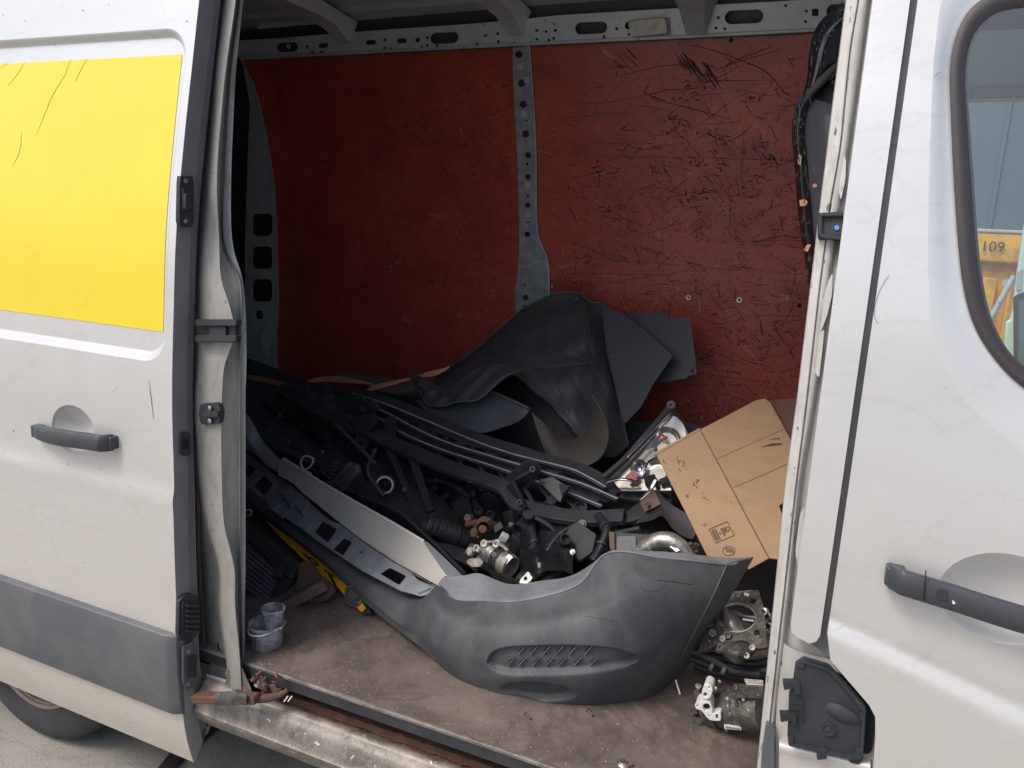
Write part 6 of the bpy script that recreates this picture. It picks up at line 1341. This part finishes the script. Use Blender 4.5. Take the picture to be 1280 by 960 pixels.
s2 = sheetpx('port_flange', roundpoly([(868, 881), (872, 878), (881, 876), (888, 878), (890, 885), (890, 893), (897, 891), (901, 892), (901, 901), (893, 901), (887, 900), (882, 895), (877, 888), (870, 886)], 2), Cm(0), 'port', cp, [circ(883, 884, 4.8, 16), circ(871.6, 882, 1.3, 8), circ(886, 894.6, 1.5, 8), rrect(894.5, 893, 897.5, 899, 1, 2)], t=.04, bevel=.001)
for (x, y, r) in ((881.5, 868.5, 4), (883, 884, 7), (871.6, 882, 2), (886, 894.6, 2), (896, 896, 3), (886.3, 859.5, 2)): sheetpx('port_bore', circ(x, y, r, 12), Cm(-.010), 'hole', cp, t=.002)
sheetpx('serial_plate', [(905, 906), (926, 909), (926.5, 913), (905.5, 911)], lambda x, y: PY(x, y, .300), 'port', cp, t=.004)
for i in range(9): sheetpx('plate_digit', [(907+i*2.1, 908+i*.3), (908.1+i*2.1, 908.1+i*.3), (908.1+i*2.1, 910.3+i*.3), (907+i*2.1, 910.2+i*.3)], lambda x, y: PY(x, y, .2985), 'ink', cp, t=.0005)
sheetpx('top_pad', [(930, 848), (954, 850), (954, 856), (933, 855)], pl((930, 848, .36), (954, 850, .35), (933, 855, .31)), 'cream', cp, t=.004, bevel=.001); sheetpx('side_pad', rrect(915, 858, 954, 873, 2), lambda x, y: PY(x, y, .302), 'aludark', cp, t=.012, bevel=.002)
for i in range(26):
    x, y = rnd.uniform(892, 950), rnd.uniform(852, 912); p = PY(x, y, .345-.040*math.sqrt(max(0, 1-((y-886)/34)**2))); lathe('casting_nub', p, p+Vector((0, -1, (886-y)*.02)), [(-.004, .003+.003*rnd.random()), (.0025, .002+.003*rnd.random()), (.003, 0)], rnd.choice(('aludark', 'aludark', 'alu')), cp, 10)

# ---------------------------------------------------------------- black panel leaning behind the front pillar
wp = thing('black_body_panel', 'scraped glossy black body panel standing upright behind the front pillar', 'body panel')
edge_l = [(1058, 6), (1040, 14), (1026, 26), (1016, 44), (1011, 70), (1009, 95), (1004, 116), (995, 132), (991, 150), (990, 172), (993, 205), (996, 250), (1001, 292), (1006, 325), (1010, 352), (1014, 380)]
inner_l = [(1080, 20), (1062, 34), (1048, 52), (1040, 75), (1035, 92), (1024, 108), (1014, 124), (1006, 136), (1003, 150), (1002, 172), (1005, 205), (1009, 250), (1013, 292), (1017, 325), (1020, 352), (1024, 380)]
inner_l = [(a_+4, b_) for a_, b_ in inner_l]
gridpx('outer_edge', [[(e[0], e[1], .62), (e[0]*.6+i_[0]*.4, e[1]*.6+i_[1]*.4, .585), (i_[0], i_[1], .60)] for e, i_ in zip(edge_l, inner_l)], 'blackpaint', wp, nu=4, nv=5, t=.004)
gridpx('grey_inset', [[(i_[0], i_[1], .603), (i_[0]+30, i_[1]+8, .56), (i_[0]+80, i_[1]+14, .52)] for i_ in inner_l[6:]], 'smoke', wp, nu=3, nv=4, t=.003)
gridpx('upper_cheek', [[(i_[0], i_[1], .603), (i_[0]+30, i_[1]+6, .57), (i_[0]+80, i_[1]+10, .56)] for i_ in inner_l[:7]], 'blackpaint', wp, nu=3, nv=4, t=.003)
tube('worn_edge', [PY(x, y, .585) for x, y in ((1004, 130), (1012, 118), (1026, 102), (1044, 84), (1054, 76))], [.003, .007, .010, .008, .004], 'linerbrown', wp, 10, 4)
sb = bmesh.new(); rs_ = random.Random(9)
for n_ in range(110):
    k_ = rs_.random()*15; a_ = int(k_); f_ = k_-a_; ex = edge_l[a_][0]*(1-f_)+edge_l[a_+1][0]*f_; ey = edge_l[a_][1]*(1-f_)+edge_l[a_+1][1]*f_; ix = inner_l[a_][0]*(1-f_)+inner_l[a_+1][0]*f_
    x = ex+(ix-ex)*rs_.uniform(.1, .9); l_ = rs_.uniform(1.5, 8); dx = rs_.uniform(-.6, .8); q = [PY(x+dx*t*l_*.3, ey+l_*t, .578) for t in (0, .5, 1)]; w_ = Vector((rs_.uniform(.0006, .0016), 0, 0))
    for m_ in range(2): sb.faces.new([sb.verts.new(v) for v in (q[m_]-w_, q[m_]+w_, q[m_+1]+w_*.4, q[m_+1]-w_*.4)])
solid(bobj('scuff_strokes', sb, 'sheet', wp, False, face=True), .0004)['kind'] = 'stuff'
for pts in ([(998, 192), (1002, 195), (1001, 207), (997, 204)], [(999, 250), (1006, 249), (1010, 252), (1007, 257), (1000, 258)], [(1004, 312), (1010, 305), (1014, 306), (1009, 315)], [(1015, 231), (1020, 229), (1022, 233), (1017, 235)]):
    sheetpx('paint_chip', roundpoly(pts, 1.5), lambda x, y: PY(x, y, .580), 'strap', wp, t=.002)

# ---------------------------------------------------------------- small things on the load floor
def onfloor(name, label, cat, x, y): 
    t_ = thing(name, label, cat); return t_, PZ(x, y, .571)
def screwobj(name, label, x, y, ang, L_, r):
    t_, p = onfloor(name, label, 'bolt', x, y); t_['group'] = 'rusty bolts lying on the load floor'; d = Vector((math.cos(ang), math.sin(ang), 0)); c = p+Vector((0, 0, r*1.3))
    lathe('shank', c-d*L_/2, c+d, [(0, 0), (0, r)]+[(L_*(k+.5)/8, r*(.85 if k % 2 else 1)) for k in range(8)]+[(L_, r), (L_, 0)], 'rustbr', t_, 10); lathe('head', c+d*(L_/2-.001), c+d*2, [(0, 0), (0, r*2), (r*1.6, r*2), (r*2, r*1.4), (r*2, 0)], 'rustbr', t_, 6)
screwobj('bolt', 'small rusty bolt on the floor below the left of the grille vents', 660, 897, 2.6, .022, .0026)
screwobj('bolt', 'rusty bolt standing out on the floor below the middle of the bumper', 738, 893, 2.4, .024, .0032)
pn, p = onfloor('dowel_pin', 'thin pale metal pin propped upright beside the bumper corner', 'pin', 850, 868); tube('pin_rod', [p, PY(844.5, 850, p.y+.02)], .0028, 'port', pn, 8, 1)
wn, p = onfloor('round_cap', 'round dull metal cap at the front edge of the floor', 'cap', 779, 956)
lathe('cap_body', p, p+Vector((0, 0, 1)), [(0, 0), (0, .0145), (.004, .0155), (.006, .013), (.005, .011), (.009, .009), (.009, 0)], 'screw', wn, 28); box('cap_lug', p+Vector((.016, .004, .004)), (.008, .006, .007), 'rustbr', wn, None, .001)
cd_ = bmesh.new(); rnd.seed(3)
for i in range(300):
    X, Y = rnd.uniform(-.05, 1.25), .035+.45*rnd.random()**2.2; s = rnd.uniform(.0006, .0017)
    add_box(cd_, (X, Y, .571), (s*rnd.uniform(1, 2.5), s, s*.6), rot(0, 0, rnd.uniform(0, 180)))
db = bobj('crumbs_of_debris', cd_, 'lamp', None, False); tag(db, 'pale grit and crumbs scattered over the brown load floor', 'debris'); db['kind'] = 'stuff'
# black strip on the ground
gs = sheetpx('ground_strip', [(262, 898), (274, 908), (240, 935), (205, 975), (184, 975), (213, 940), (238, 925)], lambda x, y: PZ(x, y, .012), 'rubber', None, t=.010, bevel=.002); tag(gs, 'flat black strip lying on the asphalt under the open sliding door', 'strip')
tube('strip_ridge', [PZ(266, 905, .014), PZ(236, 934, .014), PZ(205, 965, .014)], .0018, 'trim', gs, 6, 1)

# ------------------------------------------------------------------ seat every thing's Empty at its base
bpy.context.view_layer.update()
for o in list(COL.objects):
    if o.parent is None and o.type == 'EMPTY':
        lo_, hi_ = Vector((1e9,)*3), Vector((-1e9,)*3); n = 0
        for c in tree(o)[1:]:
            if c.type == 'MESH':
                for b in c.bound_box:
                    w = c.matrix_world @ Vector(b); n += 1
                    for i in range(3): lo_[i] = min(lo_[i], w[i]); hi_[i] = max(hi_[i], w[i])
        if not n: continue
        base = Vector(((lo_.x+hi_.x)/2, (lo_.y+hi_.y)/2, lo_.z)); o.location = o.location+base
        for c in o.children: c.location = c.location-base
    elif o.parent is None and o.type == 'MESH' and 'category' in o.keys():
        me = o.data; 
        if not len(me.vertices) or o.location.length > 0: continue
        co = [v.co for v in me.vertices]; base = Vector(((min(c.x for c in co)+max(c.x for c in co))/2, (min(c.y for c in co)+max(c.y for c in co))/2, min(c.z for c in co)))
        for v in me.vertices: v.co -= base
        o.location = base
